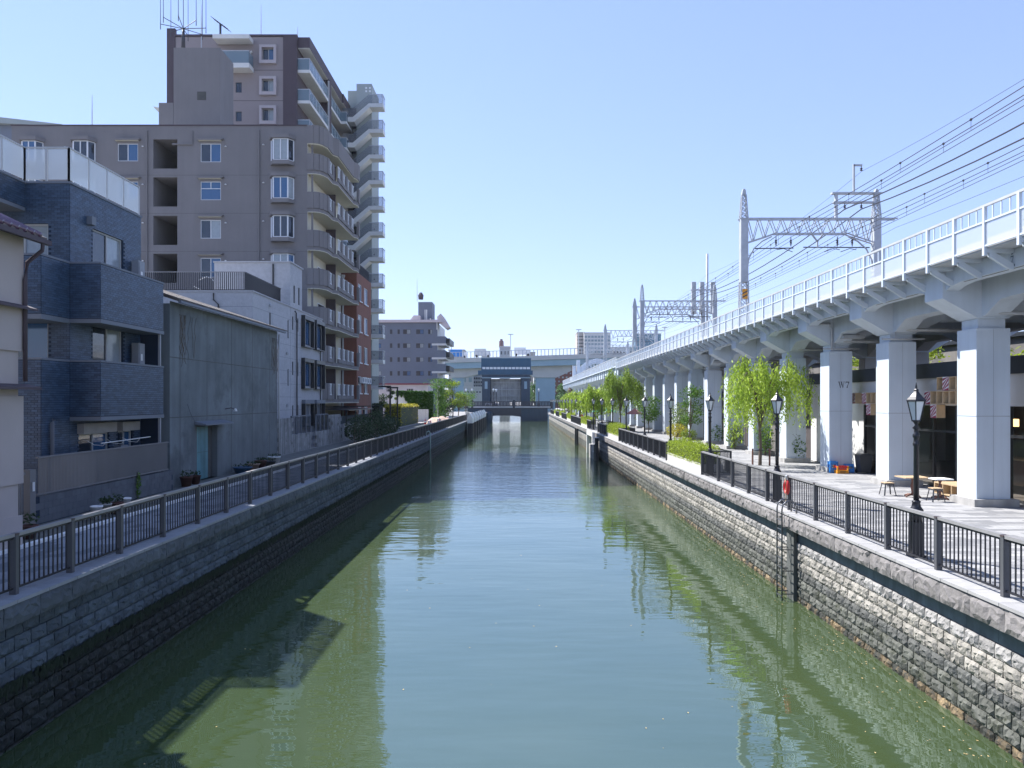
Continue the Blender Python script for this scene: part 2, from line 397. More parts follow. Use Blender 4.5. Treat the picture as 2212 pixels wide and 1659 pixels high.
# ------------------------------------------------------------------ embankment walls of rough stone
def stone_mb(w, h, nx, ny, seed, d0=.02, d1=.085):
    r = random.Random(seed); mb = MB(); vs = []; fs = []
    for j in range(ny+1):
        for i in range(nx+1):
            u = -w/2 + w*i/nx; z = h*j/ny; edge = i in (0, nx) or j in (0, ny)
            if not edge: u += r.uniform(-.3,.3)*w/nx; z += r.uniform(-.3,.3)*h/ny
            vs.append((d0*r.uniform(.1,1.6) if edge else d1*r.uniform(.35,1.0), u, z))
    for j in range(ny):
        for i in range(nx):
            a = j*(nx+1)+i; b = a+1; c = a+nx+2; d = a+nx+1
            fs += [(a,b,c),(a,c,d)] if r.random() < .5 else [(a,b,d),(b,c,d)]
    k = len(vs)
    bl = [(-.06,-w/2,0),(-.06,w/2,0),(-.06,w/2,h),(-.06,-w/2,h)]; vs += bl
    bot = list(range(nx+1)); top = [ny*(nx+1)+i for i in range(nx+1)]; lf = [j*(nx+1) for j in range(ny+1)]; rt = [j*(nx+1)+nx for j in range(ny+1)]
    fs += [tuple([k, k+1] + bot[::-1]), tuple([k+2, k+3] + top), tuple([k+3, k] + lf), tuple([k+1, k+2] + rt[::-1])]
    return mb.add(vs, fs)
_st = {}
def stones(w, h, mat, near, d1=.068):
    key = (w, h, mat.name, near)
    if key not in _st: _st[key] = [template(stone_mb(w, h, *(((9,4) if w > .8 else (6,4)) if near else (3,2)), 11*i+int(w*100), .015, d1), 'stone', mat) for i in range(10 if near else 5)]
    return rnd.choice(_st[key])
def embankment(name, side, xcap, xwall, y0, y1, caph, capmat, rows, label, band=None):
    t = thing(name, (side*xwall, 20, WATER - .3), label, 'embankment')
    s = side
    MB().box(s*(xwall+.03), s*(xwall+.9), y0, y1, -3.3, -.075).build('core', m_core, t)
    rz = math.pi if s > 0 else 0
    caps = []; y = y0
    while y < y1:
        w = 1.0; near = y < 50
        if (side > 0 or True): caps.append((stones(.985, caph - .062, capmat, near, .065), (s*(xcap+.04), y + .5, -caph), rz, (1,1,1)))
        y += 1.0
    MB().box(s*(xcap+.05), s*(xcap+.8), y0, y1, -caph+.005, -.07).build('cap_core', m_core, t)
    scatter('cap_stone', t, caps, 150, 'far_cap_stones')
    cop = []; y = y0
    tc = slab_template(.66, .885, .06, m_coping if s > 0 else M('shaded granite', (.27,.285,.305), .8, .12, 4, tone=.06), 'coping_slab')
    while y < y1: cop.append((tc, (s*(xcap+.315), y + .45, -.06), 0, (1,1,1))); y += .9
    scatter('coping_slab', t, cop, 120, 'far_coping_slabs')
    z = -caph
    if band:
        tb = template(MB().box(-.05,.012,-.475,.475,0,band-.012), 'band_stone', m_band)
        it = [(tb, (s*(xwall+.03), y0 + .48 + .96*i, z - band), rz, (1,1,1)) for i in range(int((y1-y0)/.96))]
        scatter('band_stone', t, it, 60, 'far_band_stones'); z -= band
    it = []
    for k, m in enumerate(rows):
        z -= .27; y = y0 + (.235 if k % 2 else 0)
        while y < y1:
            near = y < 42
            it.append((stones(.446, .252, m, near), (s*xwall, y, z), rz, (1, rnd.uniform(.99,1.0), 1))); y += .47
    scatter('stone', t, it, 300, 'far_stones')
    return t
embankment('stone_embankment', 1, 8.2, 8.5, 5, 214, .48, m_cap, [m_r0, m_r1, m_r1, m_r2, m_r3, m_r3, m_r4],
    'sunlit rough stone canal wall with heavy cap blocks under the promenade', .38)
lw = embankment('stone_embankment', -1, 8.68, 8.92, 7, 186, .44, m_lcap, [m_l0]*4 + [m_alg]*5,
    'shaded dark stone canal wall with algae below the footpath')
# ragged fringe of weed at the tide line of the shaded wall
al = MB()
for i in range(2600):
    y = 8 + 70*rnd.random()**1.5; z = -1.53 + rnd.uniform(-.06,.07); h = rnd.uniform(.06,.2); w = rnd.uniform(.03,.08); x = -8.86 + rnd.uniform(0,.03)
    al.add([(x,y-w,z),(x+.03,y,z+h*.3),(x,y+w,z),(x+.015,y,z-h)], [(0,1,3),(1,2,3),(0,2,1)])
o = al.build('weed_fringe', M('weed', (.012,.022,.010), .9, .3, 5), lw); o['kind'] = 'stuff'

# ------------------------------------------------------------------ fences along the canal
def railing_run(name, x, ys, side, label, group, limit=300, xin=None):
    """posts at ys; uprights between them; a flat hand rail"""
    t = thing(name, (x, ys[0], 0), label, 'railing', group)
    pm = template(MB().box(-.06,.06,-.045,.045,0,1.075), 'post', m_post)
    cm = template(MB().box(-.066,.066,-.05,.05,1.055,1.085), 'post_cap', M('brown cap', (.08,.06,.06), .5))
    bm = template(MB().box(-.011,.011,-.011,.011,.1,1.02), 'upright', m_rail)
    scatter('post', t, [(pm, (x, y, 0), 0, (1,1,1)) for y in ys], 300)
    scatter('post_cap', t, [(cm, (x, y, 0), 0, (1,1,1)) for y in ys], 300)
    up = []
    for a, b in zip(ys, ys[1:]):
        n = max(3, round((b - a)/.142)); 
        box('hand_rail', m_railtop, t, x-.05, x+.05, a+.05, b-.05, 1.03, 1.09)
        box('cross_rail', m_rail, t, x-.018, x+.018, a+.045, b-.045, .09, .125); box('cross_rail', m_rail, t, x-.018, x+.018, a+.045, b-.045, .985, 1.025)
        for i in range(1, n): up.append((bm, (x, a + (b-a)*i/n, 0), 0, (1,1,1)))
    scatter('upright', t, up, limit, 'far_uprights')
    return t
def steps(a, b, d):
    n = max(1, round((b-a)/d)); return [a + (b-a)*i/n for i in range(n+1)]
lys = [11.7, 13.68, 15.4, 17.3] + [17.3 + 2.1*i for i in range(1, 56)]
railing_run('canal_fence', -8.98, lys, -1, 'long charcoal fence with pale hand rail on the shaded bank', None)
lys2 = [134.9 + 2.1*i for i in range(0, 24)]
railing_run('canal_fence', -8.98, lys2, -1, 'short far stretch of fence behind the white-capped piles', None, 0)
RY = [(9.2,35.75),(44.3,65.3),(74.7,82.6),(90.5,95.2),(105,125),(136,152),(160,176),(184,204)]
RL = ['charcoal railing nearest the viewer on the sunny bank', 'second railing along the promenade, between the two big hedges', 'short railing beyond the second promenade planter',
      'small railing beside the landing opening', 'far promenade railing just beyond the landing opening', 'fifth far promenade railing towards the bridge', 'second last promenade railing before the bridge', 'last promenade railing before the bridge']
for i, (a, b) in enumerate(RY):
    ys = [9.2 + 2.15*k for k in range(13)] if i == 0 else steps(a, b, 2.15)
    ys[-1] = b
    railing_run('promenade_railing', 8.55, ys, 1, RL[i], 'railings along the sunny bank', 260 if i == 0 else (60 if i == 1 else 0))
# railings that step back behind planters
def low_return(x0, x1, y0, y1, label):
    t = thing('return_railing', (x1, y0, 0), label, 'railing')
    for (a, b) in (((x0,y0),(x1,y0)), ((x1,y0),(x1,y1)), ((x1,y1),(x0,y1))):
        MB().bar((a[0],a[1],1.06),(b[0],b[1],1.06),.07,.05).build('hand_rail', m_rail, t)
        MB().bar((a[0],a[1],.1),(b[0],b[1],.1),.035,.035).build('cross_rail', m_rail, t)
        n = max(1, int(math.dist(a, b)/.15)); mb = MB()
        for k in range(1, n): mb.box(a[0]+(b[0]-a[0])*k/n-.01, a[0]+(b[0]-a[0])*k/n+.01, a[1]+(b[1]-a[1])*k/n-.01, a[1]+(b[1]-a[1])*k/n+.01, .1, 1.05)
        mb.build('uprights', m_rail, t)
    for p in ((x1,y0),(x1,y1)): box('post', m_rail, t, p[0]-.04, p[0]+.04, p[1]-.04, p[1]+.04, 0, 1.1)
low_return(8.62, 9.9, 35.85, 44.2, 'dark railing stepping back around the nearest hedge')
low_return(8.62, 9.9, 65.4, 74.6, 'dark railing stepping back around the second hedge')
low_return(8.62, 10.6, 82.7, 90.3, 'dark railing stepping back around the landing opening')

# ------------------------------------------------------------------ lamp posts
def lamp_proto():
    t = thing('street_lamp', (0,0,0), 'x', 'street lamp', 'lantern lamps along the promenade')
    MB().box(-.16,.16,-.16,.16,0,.05).box(-.125,.125,-.125,.125,.05,.8).build('pedestal', m_black, t)
    MB().lathe([(.13,.8),(.13,1.02),(.155,1.06),(.15,1.09),(.10,1.16),(.085,1.24),(.10,1.27),(.07,1.30)], n=14).build('base_collar', m_black, t, True)
    MB().lathe([(.062,1.29),(.058,2.55),(.075,2.57),(.075,2.62),(.06,2.64),(.06,2.74),(.078,2.76),(.078,2.82),(.052,2.86),(.045,2.93),(.085,2.97),(.03,3.04),(.06,3.10),(.09,3.13)], n=12).build('post', m_black, t, True)
    cage = MB(); n = 6
    top = [(.205*math.cos(2*math.pi*k/n), .205*math.sin(2*math.pi*k/n), 3.60) for k in range(n)]
    bot = [(.095*math.cos(2*math.pi*k/n), .095*math.sin(2*math.pi*k/n), 3.14) for k in range(n)]
    for k in range(n):
        cage.bar(bot[k], top[k], .022); cage.bar(top[k], top[(k+1)%n], .03); cage.bar(bot[k], bot[(k+1)%n], .03)
    lan = cage.build('lantern', m_black, t)
    for k in range(n):
        k2 = (k+1) % n; MB().quad(*[tuple(Vector(p)*1) for p in (bot[k], bot[k2], top[k2], top[k])]).build('pane', m_lampglass, lan)
    MB().lathe([(.235,3.60),(.225,3.63),(.15,3.70),(.08,3.78),(.055,3.82),(.06,3.85),(.03,3.88),(.025,3.93),(.012,3.99),(.004,4.03)], n=6).build('lamp_roof', m_black, t)
    return t
lp = lamp_proto(); lch = tree_of(lp)
LAMPY = [17.0 + 9.15*i for i in range(22)]
for i, y in enumerate(LAMPY):
    lab = ['black lantern lamp nearest the viewer, in front of the cafe', 'black lantern lamp beside the near willow trunk and life ring', 'black lantern lamp at the near end of the big hedge',
           'black lantern lamp at the far end of the big hedge', 'fifth black lantern lamp along the promenade', 'sixth black lantern lamp along the promenade', 'seventh lantern lamp, beside the second hedge', 'eighth lantern lamp, by the landing opening'][i] if i < 8 else ['ninth','tenth','eleventh','twelfth','thirteenth','fourteenth','fifteenth','sixteenth','seventeenth','eighteenth','nineteenth','third last','second last','last'][i-8] + ' small lantern lamp along the promenade, counted from the cafe'
    if i == 0: lp.location = (8.80, y, 0); lp['label'] = lab; lp.scale = (.95,.95,.956)
    else: copy_tree(lp, (8.80, y, 0), rnd.uniform(-.05,.05), lab, .955, lch)

# ------------------------------------------------------------------ leaves: helpers for hedges, shrubs and trees
def leafcloud(mb, centre, rad, n, size, r, shape='ball', squash=1.0):
    cx, cy, cz = centre; rx, ry, rz = rad
    for _ in range(n):
        if shape == 'box':
            p = (cx + r.uniform(-rx,rx), cy + r.uniform(-ry,ry), cz + r.uniform(-rz,rz))
        else:
            d = Vector((r.gauss(0,1), r.gauss(0,1), r.gauss(0,1))).normalized() * (r.random() ** .38)
            p = (cx + d.x*rx, cy + d.y*ry, cz + d.z*rz)
        leaf(mb, p, size*r.uniform(.6,1.3), r)
def leaf(mb, p, s, r, down=0.):
    a = Vector((r.gauss(0,1), r.gauss(0,1), r.gauss(0,.7) - down)).normalized(); b = a.cross(Vector((r.gauss(0,1), r.gauss(0,1), r.gauss(0,1)))).normalized()
    p = Vector(p); a *= s; b *= s*.42
    mb.add([p - a*.5, p + b*.5 + a*.05, p + a*.5, p - b*.5 + a*.05], [(0,1,2,3)])
def hedge(name, x0, x1, y0, y1, z0, z1, mat, n, size, label, group=None, seed=1, inner=None):
    r = random.Random(seed); t = thing(name, ((x0+x1)/2, (y0+y1)/2, z0), label, 'hedge', group)
    mb = MB()
    for _ in range(n):
        f = r.random(); x = r.uniform(x0,x1); y = r.uniform(y0,y1); bumpz = z1 + .10*math.sin(y*2.3+seed) + .07*math.sin(y*5.1) + .05*math.sin(x*7)
        z = r.uniform(z0, bumpz)
        k = r.random()
        if k < .42: z = bumpz + r.uniform(-.12,.05)
        elif k < .74: x = x0 + r.uniform(-.07,.1)
        elif k < .88: y = y0 + r.uniform(-.07,.1)
        leaf(mb, (x, y, z), size*r.uniform(.6,1.3), r)
    mb.build('foliage', mat, t)
    sm = MB()
    for i in range(max(3, int((y1-y0)/.8))):
        yy = y0 + (i+.5)*(y1-y0)/max(3, int((y1-y0)/.8)); xx = (x0+x1)/2
        for q in range(3): sm.tube([(xx, yy, z0), (xx+r.uniform(-.2,.2), yy+r.uniform(-.2,.2), (z0+z1)/2), (xx+r.uniform(-.3,.3)*(x1-x0), yy+r.uniform(-.3,.3), z1-.05)], [.02,.014,.006], 4)
    sm.build('stems', m_bark, t)
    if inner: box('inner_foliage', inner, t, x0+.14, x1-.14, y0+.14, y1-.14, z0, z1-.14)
    return t
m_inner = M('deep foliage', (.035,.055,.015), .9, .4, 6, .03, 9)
PL = [(35.95,44.1),(65.5,74.5),(95.4,104.8),(125.4,135.6),(152.3,159.7),(176.3,183.7)]
for i, (a, b) in enumerate(PL):
    t = thing('planter_box', (8.9, a, 0), ['long white concrete planter nearest the viewer', 'white concrete planter beyond the second railing', 'white concrete planter past the landing opening', 'fourth small distant white planter', 'fifth small distant white planter', 'sixth small distant white planter'][i], 'planter', 'white planters along the sunny bank')
    mw = M('planter concrete', (.66,.64,.60), .85, .1, 2, .003, 30, streak=.2)
    MB().box(8.55,8.65,a,b,0,.46).box(9.45,9.55,a,b,0,.46).box(8.65,9.45,a,a+.1,0,.46).box(8.65,9.45,b-.1,b,0,.46).build('box_wall', mw, t)
    box('soil', m_soil, t, 8.65, 9.45, a+.1, b-.1, .3, .40)
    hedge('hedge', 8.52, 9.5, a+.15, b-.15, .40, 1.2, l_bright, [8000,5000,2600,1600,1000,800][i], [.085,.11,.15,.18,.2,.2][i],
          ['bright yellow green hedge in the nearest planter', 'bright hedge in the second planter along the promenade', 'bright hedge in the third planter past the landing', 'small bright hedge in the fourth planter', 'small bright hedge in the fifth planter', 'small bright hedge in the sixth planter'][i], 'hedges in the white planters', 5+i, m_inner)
# ------------------------------------------------------------------ railway viaduct
via = thing('railway_viaduct', (15.5, 25, 0), 'white railway viaduct on a row of square pillars along the promenade', 'viaduct')
PY = [25.0 + 5.92*k for k in range(-3, 14)]
jack = template(MB().box(14.9,16.0,0,1.1,.24,5.8), 'pillar', m_vwhite)
plin = template(MB().box(14.74,16.2,-.17,1.27,-.02,.24), 'plinth', m_conc)
neck = template(MB().box(15.0,15.9,.1,1.0,5.8,6.2), 'column_neck', m_vwhite)
capp = MB().prism([(13.8,6.77),(13.8,7.72),(24.0,7.72),(24.0,6.77),(22.9,6.13),(22.0,6.13),(20.9,6.7),(17.1,6.7),(15.95,6.13),(14.95,6.13)], 'y', 0, 1.1)
capt = template(capp, 'cap_beam', m_vwhite)
rearp = template(MB().box(22.0,22.9,.1,1.0,-.02,6.2), 'rear_column', m_vdeck)
joint = template(MB().box(14.892,16.006,-.006,1.106,2.93,2.945).box(15.45,15.456,-.005,1.0,.26,5.78), 'panel_joint', M('joint shadow gap', (.30,.32,.35), .8))
for k, y in enumerate(PY):
    p = inst('pillar', jack[1], via, (0, y, 0)); OFF[p.name] = Vector((0,0,0))
    q = bpy.data.objects.new('plinth', plin[1]); COL.objects.link(q); q.parent = p
    q = bpy.data.objects.new('panel_joint', joint[1]); COL.objects.link(q); q.parent = p
    q = bpy.data.objects.new('column_neck', neck[1]); COL.objects.link(q); q.parent = p
    inst('cap_beam', capt[1], via, (0, y, 0))
    inst('rear_column', rearp[1], via, (0, y, 0))
Y0, Y1 = PY[0], 104.0
def span(poly, name, xa, xb, mat):
    t = template(MB().prism(poly, 'x', xa, xb), name, mat)
    for y in PY[:-1]: inst(name, t[1], via, (0, y, 0))
a, b = 1.1, 5.92
span([(a,7.70),(a,7.02),(a+.35,7.13),(a+.9,7.19),(b-.9,7.19),(b-.35,7.13),(b,7.02),(b,7.70)], 'fascia_girder', 13.9, 14.35, m_vwhite)
span([(a,7.6),(a,6.2),(a+.15,6.2),(a+.95,6.62),(a+1.5,6.66),(b-1.5,6.66),(b-.95,6.62),(b-.15,6.2),(b,6.2),(b,7.6)], 'arched_girder', 15.08, 15.82, m_vwhite)
span([(a,7.6),(a,6.2),(a+.95,6.62),(b-.95,6.62),(b,6.2),(b,7.6)], 'rear_girder', 22.1, 22.8, m_vdeck)
span([(a,7.18),(a,7.205),(b,7.205),(b,7.18)], 'drip_groove', 14.0, 14.03, m_core)
MB().box(14.0, 24.0, Y0, Y1, 7.725, 8.0).build('deck_slab', m_vdeck, via)
MB().box(23.9, 24.1, Y0, Y1, 7.4, 8.9).build('rear_parapet', m_vdeck, via)
MB().box(13.16, 13.86, Y0, Y1, 7.70, 7.755).build('walkway', m_steelgrey, via)
MB().box(13.87, 14.0, Y0, Y1, 7.725, 8.25).build('ballast_wall', m_vdeck, via)
bal = MB().box(14.2, 23.8, Y0, Y1, 8.0, 8.3).build('ballast', M('ballast', (.16,.13,.11), .95, .4, 6, .02, 12), via)
for x in (15.3,16.7,19.0,20.4): box('rail', M('rail steel', (.10,.07,.06), .5), via, x-.035, x+.035, Y0, 205, 8.3, 8.45)
BY = [20.1 - 1.5*6 + 1.5*i for i in range(63)]
BY = [y for y in BY if y < 103.5]
brt = template(MB().box(13.08,13.9,-.06,.06,7.59,7.70).prism([(13.2,7.6),(13.36,7.6),(13.9,7.28),(13.9,7.12),(13.78,7.14),(13.22,7.49)], 'y', -.05, .05), 'bracket', m_vwhite)
pst = template(MB().box(13.06,13.15,-.05,.05,7.52,8.9), 'parapet_post', m_vwhite)
blt = template(MB().box(13.09,13.12,-.02,.02,8.46,8.86), 'baluster', m_vwhite)
pnt = template(MB().box(13.10,13.108,.06,1.44,7.80,8.44), 'mesh_panel', m_panel)
for y in BY:
    inst('bracket', brt[1], via, (0, y, 0)); inst('parapet_post', pst[1], via, (0, y, 0)); inst('mesh_panel', pnt[1], via, (0, y, 0))
scatter('baluster', via, [(blt, (0, y + d, 0), 0, (1,1,1)) for y in BY for d in (.375,.75,1.125)], 300)
for za, zb, nm in ((8.88,8.95,'top_rail'),(8.44,8.49,'middle_rail'),(7.76,7.81,'kick_rail')):
    box(nm, m_vwhite if nm != 'top_rail' else m_steelgrey, via, 13.07, 13.14, BY[0], 103.8, za, zb)
# pipes, gutters and lights under the deck
for k in (3, 4, 5, 6, 8, 10):
    y = PY[k]
    MB().tube([(15.2,y-.12,6.9),(15.2,y-.12,6.35),(15.6,y-.25,6.28),(18.5,y-.25,6.22)], .075, 8).build('drain_pipe', m_steelgrey, via, True)
for k in (4, 5, 7, 9):
    y = PY[k]
    MB().tube([(14.6,y-.05,5.92),(16.3,y-.05,5.92)], .045, 6).build('conduit', m_steelgrey, via, True)
    MB().tube([(15.15,y-.06,5.92),(15.15,y-.06,6.3)], .015, 5).build('hanger', m_steelgrey, via)
for k in (5, 9):
    y = PY[k]
    MB().tube([(14.4,y-.06,7.1),(14.9,y-.06,7.1),(14.98,y-.06,6.9),(14.98,y-.06,5.9)], .05, 6).build('down_pipe', m_mast, via, True)
    MB().box(15.2,16.2,y-.9,y-.15,6.35,6.5).box(15.4,16.0,y-.8,y-.3,6.5,6.58).build('service_box', m_steelgrey, via)
# number painted on the girder between two cap beams, and a column mark with a double arrow
def flat_glyph(mb, polys, ox, oz, s, plane, pos):
    for poly in polys:
        vs = [((ox + p[0]*s, pos, oz + p[1]*s) if plane == 'y' else (pos, ox - p[0]*s, oz + p[1]*s)) for p in poly]
        mb.add(vs, [tuple(range(len(vs)))])
G_W = [[(0,1),(.30,1),(.30,.95),(0,.95)],[(.07,.95),(.22,.95),(.42,.0),(.34,.0)],[(.34,.0),(.40,.0),(.60,.78),(.55,.86)],[(.38,1),(.68,1),(.68,.95),(.38,.95)],[(.47,.95),(.62,.95),(.82,0),(.74,0)],[(.74,0),(.80,0),(.99,.95),(.93,.95)],[(.84,1),(1.08,1),(1.08,.95),(.84,.95)]]
G_7 = [[(0,1),(.58,1),(.58,.87),(.04,.87)],[(0,.87),(.06,.87),(.06,.70),(.0,.70)],[(.46,.87),(.58,.87),(.50,.66),(.40,.60)],[(.40,.60),(.50,.66),(.34,.32),(.24,.30)],[(.24,.30),(.34,.32),(.31,0),(.15,0)]]
m_ink = M('navy lettering', (.012,.014,.04), .6, 0)
y7 = PY[5]
mb = MB(); flat_glyph(mb, G_W, 15.32, 4.05, .30, 'y', y7-.004); mb.build('letter', m_ink, via)
mb = MB(); flat_glyph(mb, G_7, 15.68, 4.05, .30, 'y', y7-.004); mb.build('numeral', m_ink, via)
mb = MB(); yg = 21.6
flat_glyph(mb, G_7, yg+.1, 7.30, .22, 'x', 13.896); mb.build('numeral', M('grey blue lettering', (.06,.10,.16), .6, 0), via)
mb = MB()
for q in range(3): mb.quad((13.896, yg+.16-.09*q, 7.215),(13.896, yg+.09-.09*q, 7.215),(13.896, yg+.09-.09*q, 7.275),(13.896, yg+.16-.09*q, 7.275))
mb.quad((13.896, yg+.07, 7.56),(13.896, yg+.0, 7.56),(13.896, yg+.0, 7.61),(13.896, yg+.07, 7.61))
mb.build('small_lettering', MATS['grey blue lettering'], via)
ya = PY[6]
for q in range(2):
    for i in range(7):
        dx = .06*(3 - abs(i-3)); c = (15.28 + q*.2 + dx, 1.55 - .07*i)
        MB().add([(c[0]+.02*math.cos(t*math.pi/4), ya-.004, c[1]+.02*math.sin(t*math.pi/4)) for t in range(8)], [tuple(range(8))]).build('arrow_dot', m_ink, via)

# older, plainer viaduct beyond
old = thing('old_viaduct', (14.5, 104, 0), 'older pale viaduct with ribbed side continuing into the distance', 'viaduct')
MB().box(13.5, 24, 104.1, 232, 6.9, 8.0).build('deck_slab', m_vwhite, old)
MB().prism([(13.5,6.95),(14.6,6.1),(23.4,6.1),(24,6.9)], 'y', 104.1, 232).build('soffit', m_vwhite, old)
for i in range(42): box('rib', m_vwhite, old, 13.35, 13.5, 105.2 + 3*i, 105.35 + 3*i, 6.9, 8.0)
box('ledge', m_vwhite, old, 13.2, 13.7, 104.1, 232, 8.0, 8.12)
for i in range(42): box('parapet_post', m_vwhite, old, 13.25, 13.33, 105 + 3*i, 105.1 + 3*i, 8.12, 9.3)
box('parapet_panel', m_panel, old, 13.28, 13.30, 104.1, 230, 8.15, 9.25)
box('top_rail', m_steelgrey, old, 13.24, 13.34, 104.1, 230, 9.28, 9.36)
for i in range(13): box('pillar', m_vwhite, old, 14.2, 15.4, 107 + 9.3*i, 108.2 + 9.3*i, -.02, 6.4); box('rear_pillar', m_vwhite, old, 21.5, 22.7, 107 + 9.3*i, 108.2 + 9.3*i, -.02, 6.4)

# ------------------------------------------------------------------ overhead line portals
def lattice(mb, a, b, w0, w1, n, t):
    """a square lattice column from a to b, width w0 at the foot and w1 at the top"""
    a = Vector(a); b = Vector(b)
    def c(k, i):
        f = k/n; p = a.lerp(b, f); w = (w0 + (w1-w0)*f)/2
        return p + Vector(((-w, w, w, -w)[i], (-w, -w, w, w)[i], 0))
    for i in range(4):
        mb.bar(c(0,i), c(n,i), t)
        for k in range(n):
            j = (i+1) % 4
            mb.bar(c(k,i), c(k+1,j), t*.6); mb.bar(c(k,j), c(k+1,i), t*.6)
            mb.bar(c(k+1,i), c(k+1,j), t*.6)
def portal(Y, label, z0=8.0, zt=16.2, zb=13.5, upper=False, sign=False, xl=13.6, xr=21.6, foot=None):
    t = thing('catenary_portal', (xl, Y, z0), label, 'catenary portal', 'overhead line portals')
    for x, zf in ((xl, foot or z0), (xr, z0)):
        mb = MB(); lattice(mb, (x,Y,zf), (x,Y,10.6), .5, .44, max(4, int((10.6-zf)/.5)), .055); mb.build('lattice_mast', m_mast, t)
        mb = MB(); lattice(mb, (x,Y,14.4), (x,Y,zt-.35), .42, .24, 5, .05); mb.build('lattice_top', m_mast, t)
        MB().prism([(x-.225,10.6),(x+.225,10.6),(x+.215,14.4),(x-.215,14.4)], 'y', Y-.215, Y+.215).build('mast_plate', m_mast, t)
        MB().prism([(x-.13,zt-.35),(x+.13,zt-.35),(x+.09,zt-.08),(x+.04,zt),(x-.04,zt),(x-.09,zt-.08)], 'y', Y-.12, Y+.12).build('mast_head', m_mast, t)
    mb = MB(); zt2 = zb + .9
    n = 11; L = xr - xl - .4
    for yy in (Y-.2, Y+.2):
        mb.bar((xl-.3,yy,zt2),(xr+1.2,yy,zt2), .09, .07)
        def zlow(f): return zb if .17 < f < .83 else zb - .12 - .42*min(1, (abs(f-.5)-.33)/.17)
        pts = [(xl+.2+L*i/24, yy, zlow(i/24)) for i in range(25)]
        for p, q in zip(pts, pts[1:]): mb.bar(p, q, .08, .06)
        for i in range(n):
            f0 = (i+.0)/n; f1 = (i+.5)/n; f2 = (i+1.)/n
            mb.bar((xl+.2+L*f0,yy,zt2),(xl+.2+L*f1,yy,zlow(f1)),.045); mb.bar((xl+.2+L*f1,yy,zlow(f1)),(xl+.2+L*f2,yy,zt2),.045)
    mb.build('truss_beam', m_mast, t)
    mb = MB()
    for s, x in ((1, xl), (-1, xr)):
        pts = [Vector((x + s*(.2 + 1.25*math.sin(u)), Y, zb - .3 - 1.5*(1-math.sin(u))**1.2 if u < 1.57 else zb - .3)) for u in [i*1.57/7 for i in range(8)]]
        pts = [Vector((x + s*.22, Y, 11.4)), Vector((x+s*.3, Y, 12.0)), Vector((x+s*.6, Y, 12.6)), Vector((x+s*1.1, Y, 13.05)), Vector((x+s*1.7, Y, 13.35))]
        for p, q in zip(pts, pts[1:]): mb.bar(p, q, .07)
    mb.build('knee_brace', m_mast, t)
    for x in (16.0, 19.7):
        for d in (-.45, .45):
            MB().lathe([(.03,0),(.03,.12),(.085,.15),(.03,.19),(.085,.26),(.03,.30),(.085,.37),(.03,.41),(.02,.6)], (x+d, Y, zb-.75), 8).build('insulator', m_insul, t)
    MB().tube([(14.2,Y,zb-.88),(16.6,Y,zb-.85)], .035, 5).build('registration_tube', m_wire, t)
    MB().tube([(17.2,Y,zb-.8),(21.2,Y,zb-.82)], .035, 5).build('registration_tube', m_wire, t)
    for x, s in ((15.6,1),(19.4,-1),(20.4,-1)): MB().tube([(x,Y,zb-.95),(x+s*.4,Y,zb-.88),(x+s*.95,Y,zb-1.08)], .022, 5).build('steady_arm', m_wire, t)
    mb = MB().bar((17.7,Y,zb),(18.05,Y,zb-.45),.08).bar((18.4,Y,zb),(18.05,Y,zb-.45),.08).bar((18.05,Y,zb-.4),(18.05,Y,zb-.85),.08); mb.build('drop_bracket', m_mast, t)
    if upper:
        MB().box(18.9,21.9,Y-.15,Y+.15,15.9,16.0).box(19.0,21.8,Y-.12,Y+.12,15.35,15.45).build('upper_beam', m_mast, t)
        MB().box(19.1,19.25,Y-.1,Y+.1,14.4,15.9).build('upper_post', m_mast, t)
        MB().bar((20.25,Y,16),(20.25,Y,17.7),.1).bar((20.25,Y,17.65),(20.75,Y,17.65),.1).build('hook_post', m_steelgrey, t)
        for x, z in ((19.7,15.05),(20.7,15.05),(20.7,17.3)): MB().lathe([(.03,0),(.09,.04),(.03,.09),(.09,.14),(.03,.2),(.02,.3)], (x,Y,z), 8).build('insulator', m_insul, t)
    if sign:
        box('sign_plate', m_yellow, t, xl-.16, xl+.16, Y-.26, Y-.235, 9.55, 10.15)
        for q in range(2): MB().quad((xl-.16,Y-.264,9.68+.22*q),(xl-.16,Y-.264,9.60+.22*q),(xl+.16,Y-.264,9.76+.22*q),(xl+.16,Y-.264,9.84+.22*q)).build('sign_stripe', m_insul, t)
    return t
portal(46.4, 'nearest overhead line portal with a yellow striped plate', upper=True, sign=True)
portal(84.6, 'tallest-masted portal of the middle pair on the viaduct')
portal(90.0, 'portal just behind the middle one, slightly lower mast', zt=15.4)
portal(120.5, 'third portal along the line, left masts seen over the old viaduct', zt=15.4, foot=6.0)
portal(152.0, 'farthest small portal above the old viaduct', zt=15.2, foot=6.0)
# signal / antenna cluster beside the middle portal
t = thing('antenna_mast', (22.6, 92, 8), 'slim pole with grey antenna panels beside the middle portals', 'antenna')
MB().tube([(22.6,92,8),(22.6,92,21.0)], .14, 8).build('pole', m_mast, t, True)
for dx in (-1.9,-.9,.4): box('antenna_panel', m_steelgrey, t, 22.6+dx, 23.1+dx, 91.7, 92.2, 13.8, 17.6)
MB().box(20.6,23.4,91.9,92.1,15.2,15.35).box(20.6,23.4,91.9,92.1,16.6,16.75).build('antenna_arm', m_mast, t)

